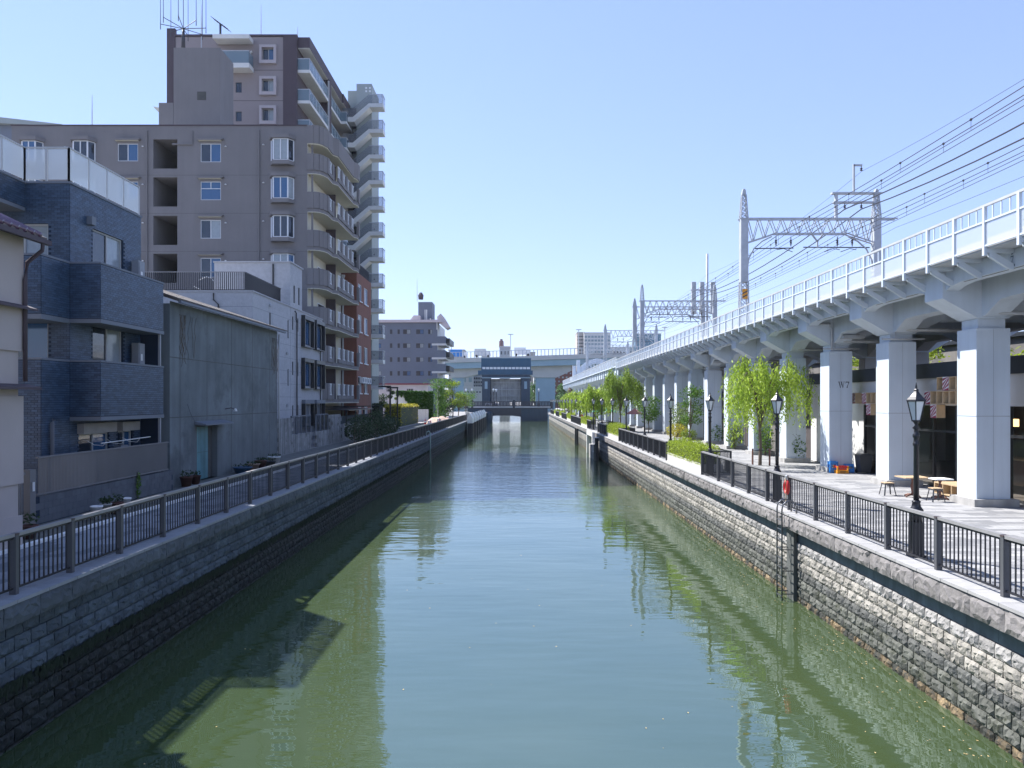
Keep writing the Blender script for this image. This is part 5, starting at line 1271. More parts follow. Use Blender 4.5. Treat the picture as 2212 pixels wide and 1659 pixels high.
# open stair tower at the far end
YS = 100.0
def PS(x): return xat(x, YS)
xs0, xs1, xs2 = PS(746), PS(803), PS(832)
box('stair_core', m_greygreen, t, PS(770), xs1, YS+.02, YS+5, -.03, zat(181,YS)); box('stair_core', m_greygreen, t, xs0, PS(769), YS+1.5, YS+5, -.03, zat(186,YS))
mw_ = M('light hole', (.75,.77,.78), .5)
for x in (789, 797):
    for y in (188, 195): box('vent_block', mw_, t, PS(x), PS(x+4), YS-.01, YS+.015, zat(y+4,YS), zat(y,YS))
for i in range(12):
    zl = zat(263,YS) - 3.28*i; zh = zl + 1.75
    if zl < 3: break
    poly = [(xs0,zl),(PS(768),zl),(PS(802),zh),(xs2,zh),(xs2,zh-.5),(PS(804),zh-.5),(PS(771),zl-.6),(xs0,zl-.6)]
    f_ = MB().prism(poly, 'y', YS-1.7, YS-.01).build('stair_flight', m_slab, t)
    rail = [(xs0+.02,zl),(PS(768),zl),(PS(802),zh),(xs2-.03,zh),(xs2-.03,zh+1.12),(PS(802),zh+1.12),(PS(768),zl+1.12),(xs0+.02,zl+1.12)]
    MB().prism(rail, 'y', YS-1.69, YS-1.66).build('stair_rail', seethrough('rail mesh', (.20,.22,.24), .6) if 'rail mesh' not in bpy.data.materials else bpy.data.materials['rail mesh'], f_)
    MB().bar((xs2-.04,YS-1.66,zh+.56),(xs2-.04,YS-.05,zh+.56),.03,1.1).build('end_rail', bpy.data.materials['rail mesh'], f_)
    MB().bar((xs2-.02,YS-1.68,zh+1.13),(xs2-.02,YS-.05,zh+1.13),.07).bar((xs1,YS-1.68,zh+1.14),(xs2,YS-1.68,zh+1.14),.06).bar((xs2-.03,YS-1.68,zh),(xs2-.03,YS-1.68,zh+1.1),.07).build('hand_rail', m_mast, f_)
    box('dark_landing', m_plum, t, xs0, PS(766), YS+1.42, YS+1.49, zl-.4, zl+2.3)
    MB().lathe([(.1,0),(.1,.14)], (xs1+.3, YS+.2, zl-.9), 8).build('stair_lamp', m_insul, t)
# aerials on the tower roofs
o = thing('radio_aerial', at(394,100,72), 'dark spoked radio aerial with tall whips on the lift tower', 'aerial')
c_ = at(396,62,72); MB().tube([at(396,103,72), c_], [.2,.12], 8).build('mast', m_wire, o, True)
for k in range(8):
    a = k*math.pi/4 + .2; e = c_ + Vector((2.0*math.cos(a), 2.0*math.sin(a), .25)); MB().tube([c_, e], .035, 5).build('spoke', m_wire, o); MB().tube([e - Vector((0,0,.5)), e + Vector((0,0,.3)), e + Vector((0,0,3.6 + (k % 3)*.5))], [.04,.03,.02], 4).build('whip', m_wire, o)
MB().tube([c_, c_ + Vector((0,0,5))], .03, 5).build('centre_whip', m_wire, o)
whip(435, 104, 10, YT, 'red-footed rod on the tan tower roof', .06); whip(564, 80, 10, YT+.5, 'tall rod right of centre on the tan tower'); whip(643, 84, 58, YT+1, 'short rod at the right corner of the tan tower')
o = thing('television_aerial', at(475,80,YT), 'slanted television aerial on the tan tower roof', 'aerial')
MB().tube([at(476,92,YT), at(476,52,YT)], .12, 6).build('mast', m_wire, o); MB().tube([at(463,42,YT), at(492,63,YT)], .06, 5).build('boom', m_wire, o)
for k in range(7):
    p = at(463,42,YT).lerp(at(492,63,YT), k/6); MB().tube([p - Vector((.1,.7,0)), p + Vector((.1,.7,0))], .035, 4).build('element', m_wire, o)
# grey slab peeping behind the brown block
t = building('grey_slab_building', (-55, 100, 0), 'grey sloping roof of a building behind the brown block at the left')
yq = 90.; MB().prism([(xat(-160,yq),zat(240,yq)),(xat(140,yq),zat(273,yq)),(xat(140,yq),-.03),(xat(-160,yq),-.03)], 'y', yq, yq+20).build('wall', m_gtile, t); MB().prism([(xat(-160,yq),zat(238,yq)),(xat(140,yq),zat(272,yq)),(xat(140,yq),zat(276,yq)),(xat(-160,yq),zat(262,yq))], 'y', yq-.6, yq-.01).build('fascia', m_greygreen, t)

# ------------------------------------------------------------------ terracotta building
YO = 78.6
t = building('terracotta_building', (-18, 82, 0), 'narrow terracotta rendered building with roof railing and white sash windows')
XR = xat(770.6, YO); YO2 = XR*1660/(801.6-1120); ZO = zat(587, YO)
ww = []
for r_ in range(5):
    z1 = 15.55 - 3.2*r_; ww += [(79.3,81.0,z1-1.75,z1,'slide'), (82.4,84.2,z1-1.75,z1,'slide')]
facade(t, 'x', XR, YO, YO2, -.03, ZO, ww, m_orange, depth=.1)
facade(t, 'y', YO, -26, XR, -.03, ZO, [], m_orange); shell(t, -26, XR, YO, YO2, -.03, ZO, m_orange, m_conc, 'bwt')
for w in ww: box('sill', m_wframe, t, XR+.002, XR+.12, w[0]-.05, w[1]+.05, w[2]-.1, w[2])
MB().tube([(XR-1.4,YO-.12,ZO-.6),(XR-1.4,YO-.12,.5)], .11, 8).build('down_pipe', m_aframe, t); MB().lathe([(.14,-.3),(.24,0),(.24,.15)], (XR-1.4,YO-.14,ZO-.5), 8).build('rain_hopper', m_aframe, t)
mb = MB()
for i in range(50): mb.box(XR-.14,XR-.11,YO+.14*i+.05,YO+.14*i+.075,ZO,ZO+1.05)
for i in range(26): mb.box(XR-3.5+.135*i,XR-3.48+.135*i,YO+.05,YO+.08,ZO,ZO+1.05)
mb.box(XR-.16,XR-.09,YO+.03,YO2,ZO+1.05,ZO+1.11); mb.box(XR-3.5,XR-.09,YO+.03,YO+.1,ZO+1.05,ZO+1.11); o = mb.build('roof_railing', m_rail, t); o['kind'] = 'stuff'
def ac_unit(x, y, z, label, w=.85, axis='x'):
    o = thing('air_conditioner', (x, y, z), label, 'air conditioner', 'outdoor air conditioner units')
    box('cabinet', m_white, o, x, x+.32, y-w/2, y+w/2, z, z+.62)
    MB().prism([(y-.1+.23*math.cos(a*.393), z+.31+.23*math.sin(a*.393)) for a in range(16)], 'x', x+.321, x+.335).build('fan_grille', m_trim, o)
    for s in (-.3,.3): box('foot', m_aframe, o, x, x+.35, y+s*w-.04, y+s*w+.04, z-.05, z)
for k in range(4): ac_unit(XR+.08, 80.2 + 1.25*k, 5.25, 'white air conditioner on the terracotta wall, %s of four' % ['first','second','third','last'][k])
ac_unit(-15.7, 86.6, .05, 'white air conditioner standing at the foot of the terracotta building')
# carport and grey posts below it
t = thing('carport', (-16, 74, 0), 'dark carport roof on thin posts below the terracotta building', 'carport')
MB().prism([(-20,2.75),(-14.9,2.55),(-14.9,2.62),(-20,2.84)], 'y', 67.5, 79).build('roof_sheet', M('smoked sheet', (.035,.035,.045), .3), t)
for y in (67.6, 71.4, 75.2, 78.9): box('roof_rib', m_dframe, t, -20, -14.85, y-.05, y+.05, 2.83, 2.9); box('post', m_dframe, t, -15.2, -15.08, y-.06, y+.06, 0, 2.56)
t = thing('low_block_wall', (-15.1, 73, 0), 'low stained block wall with openings below the carport', 'wall')
tb2 = template(MB().box(-.08,.08,-.395,.395,0,.285), 'block', m_block)
for k in range(5):
    for i in range(17):
        y = 66.2 + .8*i
        if k in (1,2,3) and i % 4 in (1,2): continue
        inst('block', tb2[1], t, (-15.15, y, .29*k - .02))
box('rubbish_screen', M('dark net', (.03,.04,.045), .9, .3, 4), t, -15.35, -15.3, 66, 79, .3, 2.1)

# ------------------------------------------------------------------ distant blue-grey apartment house
YD = 160.
t = building('blue_grey_apartment', (-25, 165, 0), 'distant blue grey tiled apartment house with pale roof edge and a roof tower')
def PD(x): return xat(x, YD)
def ZD(y): return zat(y, YD)
ww = []
def dz(y): return 1100 + y/2.765                 # picture rows read off an enlarged view
for r_, yy in enumerate((545,697,848,998)):
    y0_ = dz(yy)*.5486; y1_ = dz(yy+50)*.5486
    for xa, xb, stl in ((215,280,'dark'),(374,400,'small'),(457,482,'small'),(517,600,'dark'),(660,742,'dark'),(790,836,'dark')):
        ww.append((PD((1400+xa/2.765)*.5486), PD((1400+xb/2.765)*.5486), ZD(y1_), ZD(y0_), stl))
XD = PD(945)
facade(t, 'y', YD, PD(770), XD, -.03, ZD(697), ww, m_gtile, depth=.1); facade(t, 'x', XD, YD, 176, -.03, ZD(697), [], m_slab)
shell(t, PD(770), XD, YD, 176, -.03, ZD(697), m_gtile, m_slab, 'bwt'); MB().prism([(PD(770),ZD(691)),(PD(950),ZD(691)),(PD(957),ZD(696.5)),(PD(770),ZD(697))], 'y', YD-.5, YD+3).build('roof_edge', m_pink, t)
for r_ in range(4):
    z = ZD(742 + 30*r_); s_ = box('balcony', m_gtile, t, XD-1.2, PD(962), YD-.02, YD+8, z, z+1.5); box('balcony_floor', m_slab, s_, XD-1.2, PD(963), YD-.04, YD+9, z-.4, z); box('balcony_rail', m_dframe, s_, PD(962)+.02, PD(970), YD+1.5, YD+12, z+.1, z+1.2)
MB().prism([(PD(944),ZD(684)),(PD(952),ZD(677)),(PD(958),ZD(684)),(PD(971),ZD(706)),(PD(963),ZD(710)),(PD(945),ZD(694))], 'y', YD, YD+4).build('dormer', m_pink, t)
rt_ = box('roof_tower', m_gtile, t, PD(898), PD(929), YD+4, YD+9, ZD(700), ZD(647)); MB().lathe([(.5,0),(.6,.9),(.25,1.5)], at(909,647,YD+5), 8).build('dish', m_plum, rt_); box('stripe', m_slab, rt_, PD(915), PD(918), YD+3.97, YD+3.995, ZD(692), ZD(664)); box('stripe', m_slab, rt_, PD(912), PD(914), YD+3.97, YD+3.995, ZD(692), ZD(664))
MB().prism([(PD(884),ZD(690)),(PD(892),ZD(680)),(PD(905),ZD(680)),(PD(905),ZD(690))], 'y', YD+1, YD+4).build('skylight', m_pink, t)
whip(901, 652, 600, YD+5, 'very thin rod above the distant roof tower', .06)
MB().tube([(PD(930),YD-.15,ZD(688)),(PD(930),YD-.15,ZD(693)),(PD(944),YD-.15,ZD(696)),(PD(944),YD-.15,ZD(712))], .15, 6).build('down_pipe', m_slab, t)
# low pink shed with maroon roof line, ivy wall
t = building('pink_shed', (-28, 142, 0), 'low pale pink shed with maroon roof edge in front of the blue grey house')
yq = 142.; facade(t, 'y', yq, xat(770,yq), xat(925,yq), -.03, zat(831,yq), [(xat(879,yq),xat(893,yq),zat(846,yq),zat(840,yq),'small'),(xat(835,yq),xat(848,yq),zat(846,yq),zat(840,yq),'small')], m_pink); box('roof_edge', m_maroon, t, xat(770,yq), xat(926,yq), yq-.3, yq+8, zat(831,yq), zat(828,yq)); shell(t, xat(770,yq), xat(925,yq), yq, yq+8, -.03, zat(831,yq), m_pink, m_maroon, 'be')
for i in range(30): box('siding_rib', m_pink, t, xat(772+5*i,yq), xat(772.6+5*i,yq), yq-.06, yq-.01, .0, zat(832,yq))
yv = 128.
t = thing('ivy_wall', (xat(890,yv), yv, 0), 'white wall half covered with hanging ivy beside the hedge', 'wall')
MB().prism([(xat(842,yv),zat(848,yv)),(xat(935,yv),zat(846,yv)),(xat(935,yv),-.03),(xat(842,yv),-.03)], 'y', yv, yv+.3).build('wall', m_white, t)
mb = MB(); r2 = random.Random(4)
for _ in range(6500):
    u = r2.random(); x = 856 + (936-856)*u; lim = 850 + max(0, (u-.12))**.75*62 + 5*math.sin(u*23) + 4*math.sin(u*57); y = r2.uniform(845, lim)
    leaf(mb, at(x, y, yv - r2.uniform(.05,.35)), .42*r2.uniform(.6,1.3), r2, .6)
mb.build('ivy', l_ivy, t)
for i, x in enumerate((905, 914, 926)):
    MB().tube([at(x,884,yv-.1), at(x+4,872,yv-.12), at(x-2,862,yv-.12)], .09, 5).build('ivy_stem', m_bark, t)
o = thing('white_fence', (xat(914,126), 126, 0), 'low white panel fence below the ivy wall', 'fence')
for k in range(4): box('fence_panel', m_slab, o, xat(901+6.2*k,126), xat(906.8+6.2*k,126), 126, 126.1, .15, 2.0)
# ------------------------------------------------------------------ far end: bridge, water gate, expressway, arch bridge, skyline
YBR = 226.
t = thing('road_bridge', (-3, YBR, 0), 'dark iron road bridge low over the canal with ornamental balustrade', 'bridge')
def PB(x): return xat(x, YBR)
zb_ = zat(878, YBR)
box('deck', m_bridge, t, PB(1003), PB(1194), YBR, YBR+9, zb_-.6, zb_); box('light_band', M('pale band', (.5,.52,.55), .6), t, PB(1012), PB(1194), YBR-.06, YBR-.01, zb_-.35, zb_-.05)
mb = MB(); n = 16
arch = [(PB(1050)+(PB(1126)-PB(1050))*i/n, zb_-2.7 - .4*(abs(i/n-.5)*2)**3) for i in range(n+1)]
MB().prism(arch[::-1] + [(PB(1050),zb_-.6)][:1] + [(PB(1126),zb_-.6)][:1], 'y', YBR+.1, YBR+8.5).build('arch', m_bridge, t)
box('abutment', m_gate2, t, PB(1126), PB(1183), YBR+.2, YBR+8.8, -3.2, zb_-.62); box('abutment', m_gate2, t, PB(1010), PB(1050), YBR+.2, YBR+8.8, -3.2, zb_-.62)
MB().lathe([(1.5,-.3),(1.7,1.0),(1.7,2.6),(1.3,3.2)], (PB(1052),YBR-.5,-3), 12).build('pier', m_gate2, t)
for yy in (YBR+.1, YBR+8.7):
    box('balustrade_rail', m_bridge, t, PB(1004), PB(1193), yy, yy+.2, zb_+1.3, zb_+1.5); box('balustrade_foot', m_bridge, t, PB(1004), PB(1193), yy, yy+.2, zb_+.05, zb_+.25)
bp_ = template(MB().box(-.16,.16,.02,.18,zb_+.25,zb_+1.3), 'baluster', m_bridge)
for i in range(60): inst('baluster', bp_[1], t, (PB(1006 + 3.15*i), YBR+.1, 0))
for x in (1007.5, 1020, 1110, 1192): box('balustrade_pier', m_bridge, t, PB(x)-.35, PB(x)+.35, YBR-.1, YBR+.4, zb_-.5, zb_+1.9)
def bridge_lamp(x, Y, label, h=5.2):
    o = thing('bridge_lamp', (xat(x,Y), Y, zb_), label, 'street lamp', 'dark lamps on the road bridge')
    X = xat(x, Y); MB().lathe([(.32,0),(.32,.9),(.14,1.1),(.11,h-.9),(.2,h-.8)], (X,Y,zb_), 8).build('post', m_bridge, o, True); MB().lathe([(.12,0),(.34,.6),(.1,.9)], (X,Y,zb_+h-.8), 6).build('lantern', m_lampglass, o)
for i, (x, lb) in enumerate(((1007,'leftmost dark lamp on the road bridge'),(1020,'second dark lamp from the left on the road bridge'),(1066,'left lamp in front of the gate leaf'),(1072,'right lamp in front of the gate leaf'),(1164,'lone dark lamp at the right of the road bridge'))): bridge_lamp(x, YBR + (1 if i != 3 else 8), lb)
# cars on the bridge: only the roofs show above the balustrade
def car(x, Y, z, mat, label, L=4.3, dirx=True):
    X = xat(x, Y); o = thing('car', (X, Y, z), label, 'car')
    prof = [(-2.1,.35),(2.1,.35),(2.15,.75),(1.2,.92),(.7,1.42),(-1.0,1.46),(-1.75,.98),(-2.15,.88)]
    f = (lambda p: (X + p[0], z + p[1])) if dirx else (lambda p: (Y + p[0], z + p[1]))
    ax_, a, b = ('y', Y-.85, Y+.85) if dirx else ('x', X-.85, X+.85)
    MB().prism([f(p) for p in prof], ax_, a, b).build('body', mat, o)
    for s in (a-.01, b+.004): MB().prism([f(p) for p in ((.95,.95),(.6,1.36),(-.95,1.40),(-1.5,1.0))], ax_, s, s+.006).build('side_window', m_glass, o)
    for wx in (-1.3, 1.3):
        for s in (a-.02, b-.18): MB().prism([(f((wx,0))[0] + .33*math.cos(q*.524), z + .33 + .33*math.sin(q*.524)) for q in range(12)], ax_, s, s+.2).build('wheel', m_black, o)
    return o
car(1063, YBR+4.5, zb_, M('white car paint', (.75,.75,.76), .25, 0, spec=.8), 'white car on the road bridge, only its roof visible')
# water gate
YG = 246.
t = thing('water_gate', (-4, YG, 0), 'blue water gate house on two dark towers with a lowered steel leaf', 'water gate')
def PG(x): return xat(x, YG)
def ZG(y): return zat(y, YG)
box('machine_house', m_gate, t, PG(1039.5), PG(1147), YG, YG+7, ZG(809), ZG(774)); box('house_roof', m_hwblue, t, PG(1039), PG(1147.5), YG-.2, YG+7.2, ZG(774), ZG(772.8))
for i in range(27): box('cladding_rib', m_gate, t, PG(1040+4*i), PG(1040.7+4*i), YG-.12, YG-.01, ZG(808), ZG(775))
for i in range(13): box('window', M('pale window strip', (.62,.68,.72), .2, .1), t, PG(1042+8*i), PG(1048.6+8*i), YG-.18, YG-.13, ZG(797.5), ZG(793))
box('lintel', m_gate2, t, PG(1041), PG(1145), YG+.3, YG+6.5, ZG(815), ZG(809.1)); box('pale_beam', m_hwblue, t, PG(1040), PG(1146), YG-.3, YG+.2, ZG(817), ZG(815.3))
for a, b in ((1041,1059),(1126,1145)):
    tw = box('tower', m_gate2, t, PG(a), PG(b), YG+.25, YG+6.3, -3.2, ZG(815.1)); box('slot_window', m_hwblue, tw, PG((a+b)/2-3), PG((a+b)/2+3), YG+.18, YG+.24, ZG(840), ZG(824))
lf = box('gate_leaf', m_leafgate, t, PG(1060), PG(1125), YG+2.6, YG+3, ZG(868), ZG(818))
for i in range(12): box('leaf_rib', m_leafgate, lf, PG(1061+5.7*i), PG(1061.8+5.7*i), YG+2.4, YG+2.59, ZG(867), ZG(819))
for y in (827, 842, 856): box('leaf_girder', m_steelgrey, lf, PG(1060), PG(1125), YG+2.2, YG+2.39, ZG(y), ZG(y-1.2))
box('guide_rail', m_black, t, PG(1059.1), PG(1060.5), YG+1.8, YG+2.5, -3, ZG(816)); box('guide_rail', m_black, t, PG(1124.5), PG(1125.9), YG+1.8, YG+2.5, -3, ZG(816))
for x in (1036, 1148): box('side_gantry', m_gate, t, PG(x)-.6, PG(x+3), YG+1, YG+4, ZG(809), ZG(800))
# expressway
YX = 300.
t = thing('expressway', (0, YX, 0), 'pale blue elevated expressway crossing behind the water gate', 'expressway')
def PX(x): return xat(x, YX)
def ZX(y): return zat(y, YX)
def hx(y0_, y1_, x0, x1, s=-.032): return [(PX(x0), ZX(y0_)), (PX(x1), ZX(y0_ + s*(x1-x0))), (PX(x1), ZX(y1_ + s*(x1-x0))), (PX(x0), ZX(y1_))]
MB().prism(hx(786, 799, 900, 1460), 'y', YX+.6, YX+13).build('girder', m_hwblue, t)
MB().prism(hx(776.5, 785.9, 900, 1460), 'y', YX, YX+14).build('parapet', m_hwconc, t)
for i in range(66):
    x = 905 + 8.0*i; yt = 776.4 - .032*(x-900); box('screen_post', m_mast, t, PX(x)-.14, PX(x)+.14, YX+.1, YX+.35, ZX(yt), ZX(yt-13))
MB().prism(hx(763, 764.2, 900, 1425), 'y', YX+.15, YX+.3).build('screen_rail', m_mast, t)
for xa, xb, xt in ((1158,1200,(1120,1236)),(975,1000,(960,1060))):
    MB().prism([(PX(xt[0]+10),ZX(797-.032*(xt[0]-900))),(PX(xt[1]),ZX(797-.032*(xt[1]-900))),(PX(xt[1]),ZX(800)),(PX(xb+3),ZX(815)),(PX(xa-3),ZX(815)),(PX(xt[0]+10),ZX(803))], 'y', YX+3, YX+9).build('pier_head', m_hwconc, t)
    box('pier', m_hwblue, t, PX(xa), PX(xb), YX+3.5, YX+8.5, -3, ZX(815.1))
def hwlamp(x, y0_, y1_, lb):
    o = thing('expressway_lamp', at(x, y0_, YX+7), lb, 'street lamp', 'tall lamps on the expressway'); MB().tube([at(x,y0_,YX+7), at(x,y1_,YX+7)], .16, 6).build('pole', m_steelgrey, o); p = at(x,y1_,YX+7); MB().box(p[0]-1.1,p[0]+1.1,p[1]-.3,p[1]+.3,p[2],p[2]+.3).build('lamp_head', m_mast, o)
hwlamp(1103, 772, 723, 'tall lamp standing behind the water gate on the expressway'); hwlamp(1250, 767, 713, 'tall lamp beside the pale towers at the right'); hwlamp(1436, 762, 708, 'tall lamp near the blue glass building'); hwlamp(975, 776, 740, 'low lamp at the left end of the expressway')
for i, (x, m_, lb) in enumerate(((985,m_blue,'blue lorry at the left on the expressway'),(1038,M('pale lorry paint', (.6,.6,.6), .4),'pale van on the expressway left of the gate'),(1125,MATS['white car paint'],'white lorry on the expressway right of the gate'))):
    y = 775 - .032*(x-900); X = PX(x); o = thing('lorry', (X, YX+5, ZX(y)), lb, 'lorry'); z = ZX(y)
    box('cargo_box', m_, o, X-2.6, X+2, YX+4, YX+6.2, z+.6, z+3.4); MB().prism([(X+2.1,z+.5),(X+3.9,z+.5),(X+3.8,z+1.6),(X+3.4,z+2.6),(X+2.1,z+2.6)], 'y', YX+4.05, YX+6.15).build('cab', m_white, o)
    for wx in (-1.8, 2.9): MB().prism([(X+wx+.5*math.cos(q*.524), z+.5+.5*math.sin(q*.524)) for q in range(12)], 'y', YX+3.95, YX+6.25).build('wheel', m_black, o)
# arch bridge that carries the line on
YQ = 240.
t = thing('arch_bridge', (xat(1290,YQ), YQ, 0), 'white steel arch railway bridge at the far end of the viaduct', 'bridge')
for yy in (YQ, YQ+9):
    for dz_, th in ((0,1.6),(-4.2,1.1)):
        pts = [(xat(1243 + 92*i/14, yy), zat(815 - 35*(1-(2*i/14-1)**2), yy) + dz_*(1-(2*i/14-1)**2)) for i in range(15)]
        mb = MB()
        for p, q in zip(pts, pts[1:]): mb.bar((p[0],yy,p[1]),(q[0],yy,q[1]), .9, th)
        mb.build('arch_rib', m_vwhite, t)
    mb = MB()
    for i in range(1,14):
        x = 1243 + 92*i/14; f = 1-(2*i/14-1)**2; mb.bar((xat(x,yy),yy,zat(815-35*f,yy)-.5),(xat(x+3,yy),yy,zat(815-35*f,yy)-4.2*f),.35)
    mb.build('hangers', m_vwhite, t)
for x in (1240, 1249): box('portal_post', m_vwhite, t, xat(x,YQ)-.5, xat(x,YQ)+.5, YQ-1, YQ, -.03, zat(778 if x > 1245 else 790, YQ))
box('tie_beam', m_vwhite, t, xat(1236,YQ), xat(1345,YQ), YQ-.5, YQ+10, zat(822,YQ), zat(815,YQ))
yq = 205.
t = thing('stone_pier', (xat(1243,yq), yq, 0), 'round brown stone pier standing before the arch bridge', 'pier')
MB().lathe([(1.9,0),(1.9,3.5),(2.1,3.6),(2.1,6.2),(1.5,7.2),(1.45,8.0)], (xat(1243,yq),yq,-.03), 14).build('shaft', M('brown rubble', (.10,.07,.05), .95, .4, 1.2, .1, 2), t); box('red_lamp', m_red, t, xat(1243,yq)-.4, xat(1243,yq)+.4, yq-.4, yq+.4, 7.98, 8.6)

# skyline buildings with real windows
def block(name, x0, x1, ytop, Y, mat, label, cols, rows_, style='dark', ybot=None, depth=14, win=m_glass, side=True, ww=.55, hh=.5):
    t = building(name, (xat((x0+x1)/2,Y), Y, 0), label)
    X0, X1, Z1 = xat(x0,Y), xat(x1,Y), zat(ytop,Y); Z0 = 2.0 if ybot is None else zat(ybot,Y)
    box('body', mat, t, X0, X1, Y, Y+depth, -.03, Z1); box('roof_edge', m_hwconc, t, X0-.2, X1+.2, Y-.2, Y+depth+.2, Z1, Z1+.5)
    wt = None
    cw = (X1-X0)/cols; rh = (Z1-1.0-Z0)/rows_
    tw = template(MB().box(-cw*ww/2, cw*ww/2, -.08, .02, 0, rh*hh), 'window', win)
    for c in range(cols):
        for r_ in range(rows_): inst('window', tw[1], t, (X0+cw*(c+.5), Y, Z0+rh*(r_+.3)))
    return t
m_sk1 = M('skyline beige', (.46,.41,.37), .9, .05); m_sk2 = M('skyline grey', (.44,.45,.46), .9, .05); m_sk3 = M('skyline white', (.62,.62,.61), .9, .05); m_sk4 = M('skyline brick', (.20,.075,.06), .9, .08); m_sk5 = M('skyline blue glass', (.05,.16,.24), .15, .1, .05, spec=.9); m_sk6 = M('skyline glass frame', (.22,.30,.33), .5, .1)
block('distant_apartment', 969, 1003, 757, 380, m_sk1, 'beige distant flats just right of the blue grey house', 5, 8)
block('distant_apartment', 1040, 1056, 765, 390, m_sk2, 'narrow grey distant block left above the gate', 2, 6)
b_ = block('distant_apartment', 1079, 1101, 750, 400, m_sk2, 'grey distant block with a chimney above the gate', 3, 7); MB().lathe([(1.3,0),(1.2,3.2),(.7,3.3),(.7,4.2)], at(1083,750,402), 8).build('chimney', M('chimney brick', (.22,.14,.13), .9), b_)
block('distant_apartment', 1136, 1156, 762, 400, m_sk1, 'beige low block right above the gate', 3, 5); block('distant_apartment', 1153, 1172, 792, 345, m_sk3, 'white flats under the expressway right of the gate', 3, 10, win=m_curtain)
block('distant_apartment', 1165, 1190, 798, 350, m_sk3, 'second white flats behind the expressway pier', 4, 8)
block('distant_apartment', 1195, 1245, 780, 350, m_sk4, 'dark brick block behind the expressway pier', 6, 10, win=m_curtain, ww=.4, hh=.4)
block('distant_apartment', 984, 1022, 806, 330, m_sk2, 'grey works building left of the gate towers', 3, 3, win=m_sk6); block('distant_apartment', 1018, 1042, 800, 336, M('skyline pale', (.36,.38,.40), .9, .15, .2), 'cluttered grey building behind the left gate tower', 5, 8, ww=.7)
block('high_rise', 1247, 1262, 719, 420, m_sk1, 'slim balconied high rise at the left of the pale pair', 4, 20, win=m_glass, ww=.8, hh=.35)
block('high_rise', 1262, 1319, 720, 415, m_sk3, 'broad pale high rise with dark windows beyond the arch bridge', 8, 18, win=m_sk6, ww=.75, hh=.55)
t = block('glass_office', 1373, 1428, 722, 430, m_sk5, 'dark blue glass office building behind the portals', 9, 14, win=m_sk6, ww=.35, hh=.3)
block('distant_apartment', 1310, 1372, 752, 440, m_sk3, 'low pale blocks between the high rise and glass office', 9, 8)
block('shore_building', 1002, 1040, 838, 270, m_hwconc, 'pale low wall building behind the left end of the bridge', 6, 1, ybot=850, depth=6)

# ------------------------------------------------------------------ left bank furniture: piles, tall post, car, lamps, site things
for k in range(7):
    y = 128 + 8.2*k
    o = thing('sheet_pile', (-7.9, y, WATER), 'dark steel pile with a white peaked cap, %s of seven' % ['nearest','second','third','fourth','fifth','sixth','farthest'][k], 'pile', 'white-capped piles in the canal')
    MB().box(-8.45,-7.75,y-.2,y+4.2,-3.3,-.35).build('pile_shaft', m_black, o); MB().prism([(-8.55,-.35),(-7.65,-.35),(-7.65,.45),(-8.1,1.3),(-8.55,.45)], 'y', y-.3, y+4.3).build('pile_cap', m_white, o)
    for q in range(4): MB().box(-7.75,-7.6,y+.1+1.1*q,y+.6+1.1*q,-3.3,-.36).build('pile_rib', m_black, o)
o = thing('hose_pipe', (-8.6, 72, WATER), 'pale green pipe bent over the shaded wall down to the water', 'pipe'); MB().tube([(-8.95,74.4,.1),(-8.85,74.4,.42),(-8.66,74.4,.48),(-8.55,74.4,.3),(-8.52,74.4,-3)], .06, 8).build('pipe', M('pale green paint', (.45,.58,.55), .5), o, True)
o = thing('gate_pier', (-8.85, 134, 0), 'pale concrete pier at the gap in the far fence', 'pier'); box('shaft', m_hwconc, o, -9.2, -8.6, 133.7, 134.4, -3.2, 1.3); box('head', m_slab, o, -9.25, -8.55, 133.6, 134.5, 1.3, 1.45)
def tlamp(x, y, lb):
    o = thing('parking_lamp', (x, y, 0), lb, 'street lamp', 'black parking lamps'); MB().tube([(x,y,0),(x,y,4.9)], .09, 6).build('pole', m_black, o); box('lamp_head', m_black, o, x-1.3, x+.1, y-.18, y+.18, 4.9, 5.08)
tlamp(xat(843,85), 85, 'black flat-headed lamp nearer the dark parked car'); tlamp(xat(858.5,93), 93, 'black flat-headed lamp behind the parked car')
car(834, 84, 0, M('silver car paint', (.22,.25,.28), .3, 0, metal=.5), 'silver grey car parked behind the shrubs', dirx=False)
o = thing('traffic_cone', (-13.6, 112, 0), 'orange and white traffic cone by the sand heap', 'cone'); MB().lathe([(.19,.03),(.03,.75)], (-13.6,112,0), 10).build('cone', m_red, o); MB().lathe([(.15,.25),(.10,.46)], (-13.6,112,0), 10).build('band', m_white, o); box('base', m_red, o, -13.8, -13.4, 111.8, 112.2, -.02, .04)
o = thing('sand_heap', (-12.6, 122, 0), 'orange sand heap under a sheet behind the fence', 'sand heap')
mb = MB(); r2 = random.Random(2); vs = []; fs = []; n = 12
for j in range(n):
    for i in range(n):
        fx, fy = i/(n-1)*2-1, j/(n-1)*2-1; h = max(0, 1 - fx*fx - fy*fy)**.6*.75*(1+r2.uniform(-.4,.4)); vs.append((-12.6+fx*1.9, 122+fy*9, h-.03))
for j in range(n-1):
    for i in range(n-1): fs.append((j*n+i, j*n+i+1, (j+1)*n+i+1, (j+1)*n+i))
mb.add(vs, fs).build('heap', M('orange sand', (.46,.33,.25), .9, .25, 1), o, True)
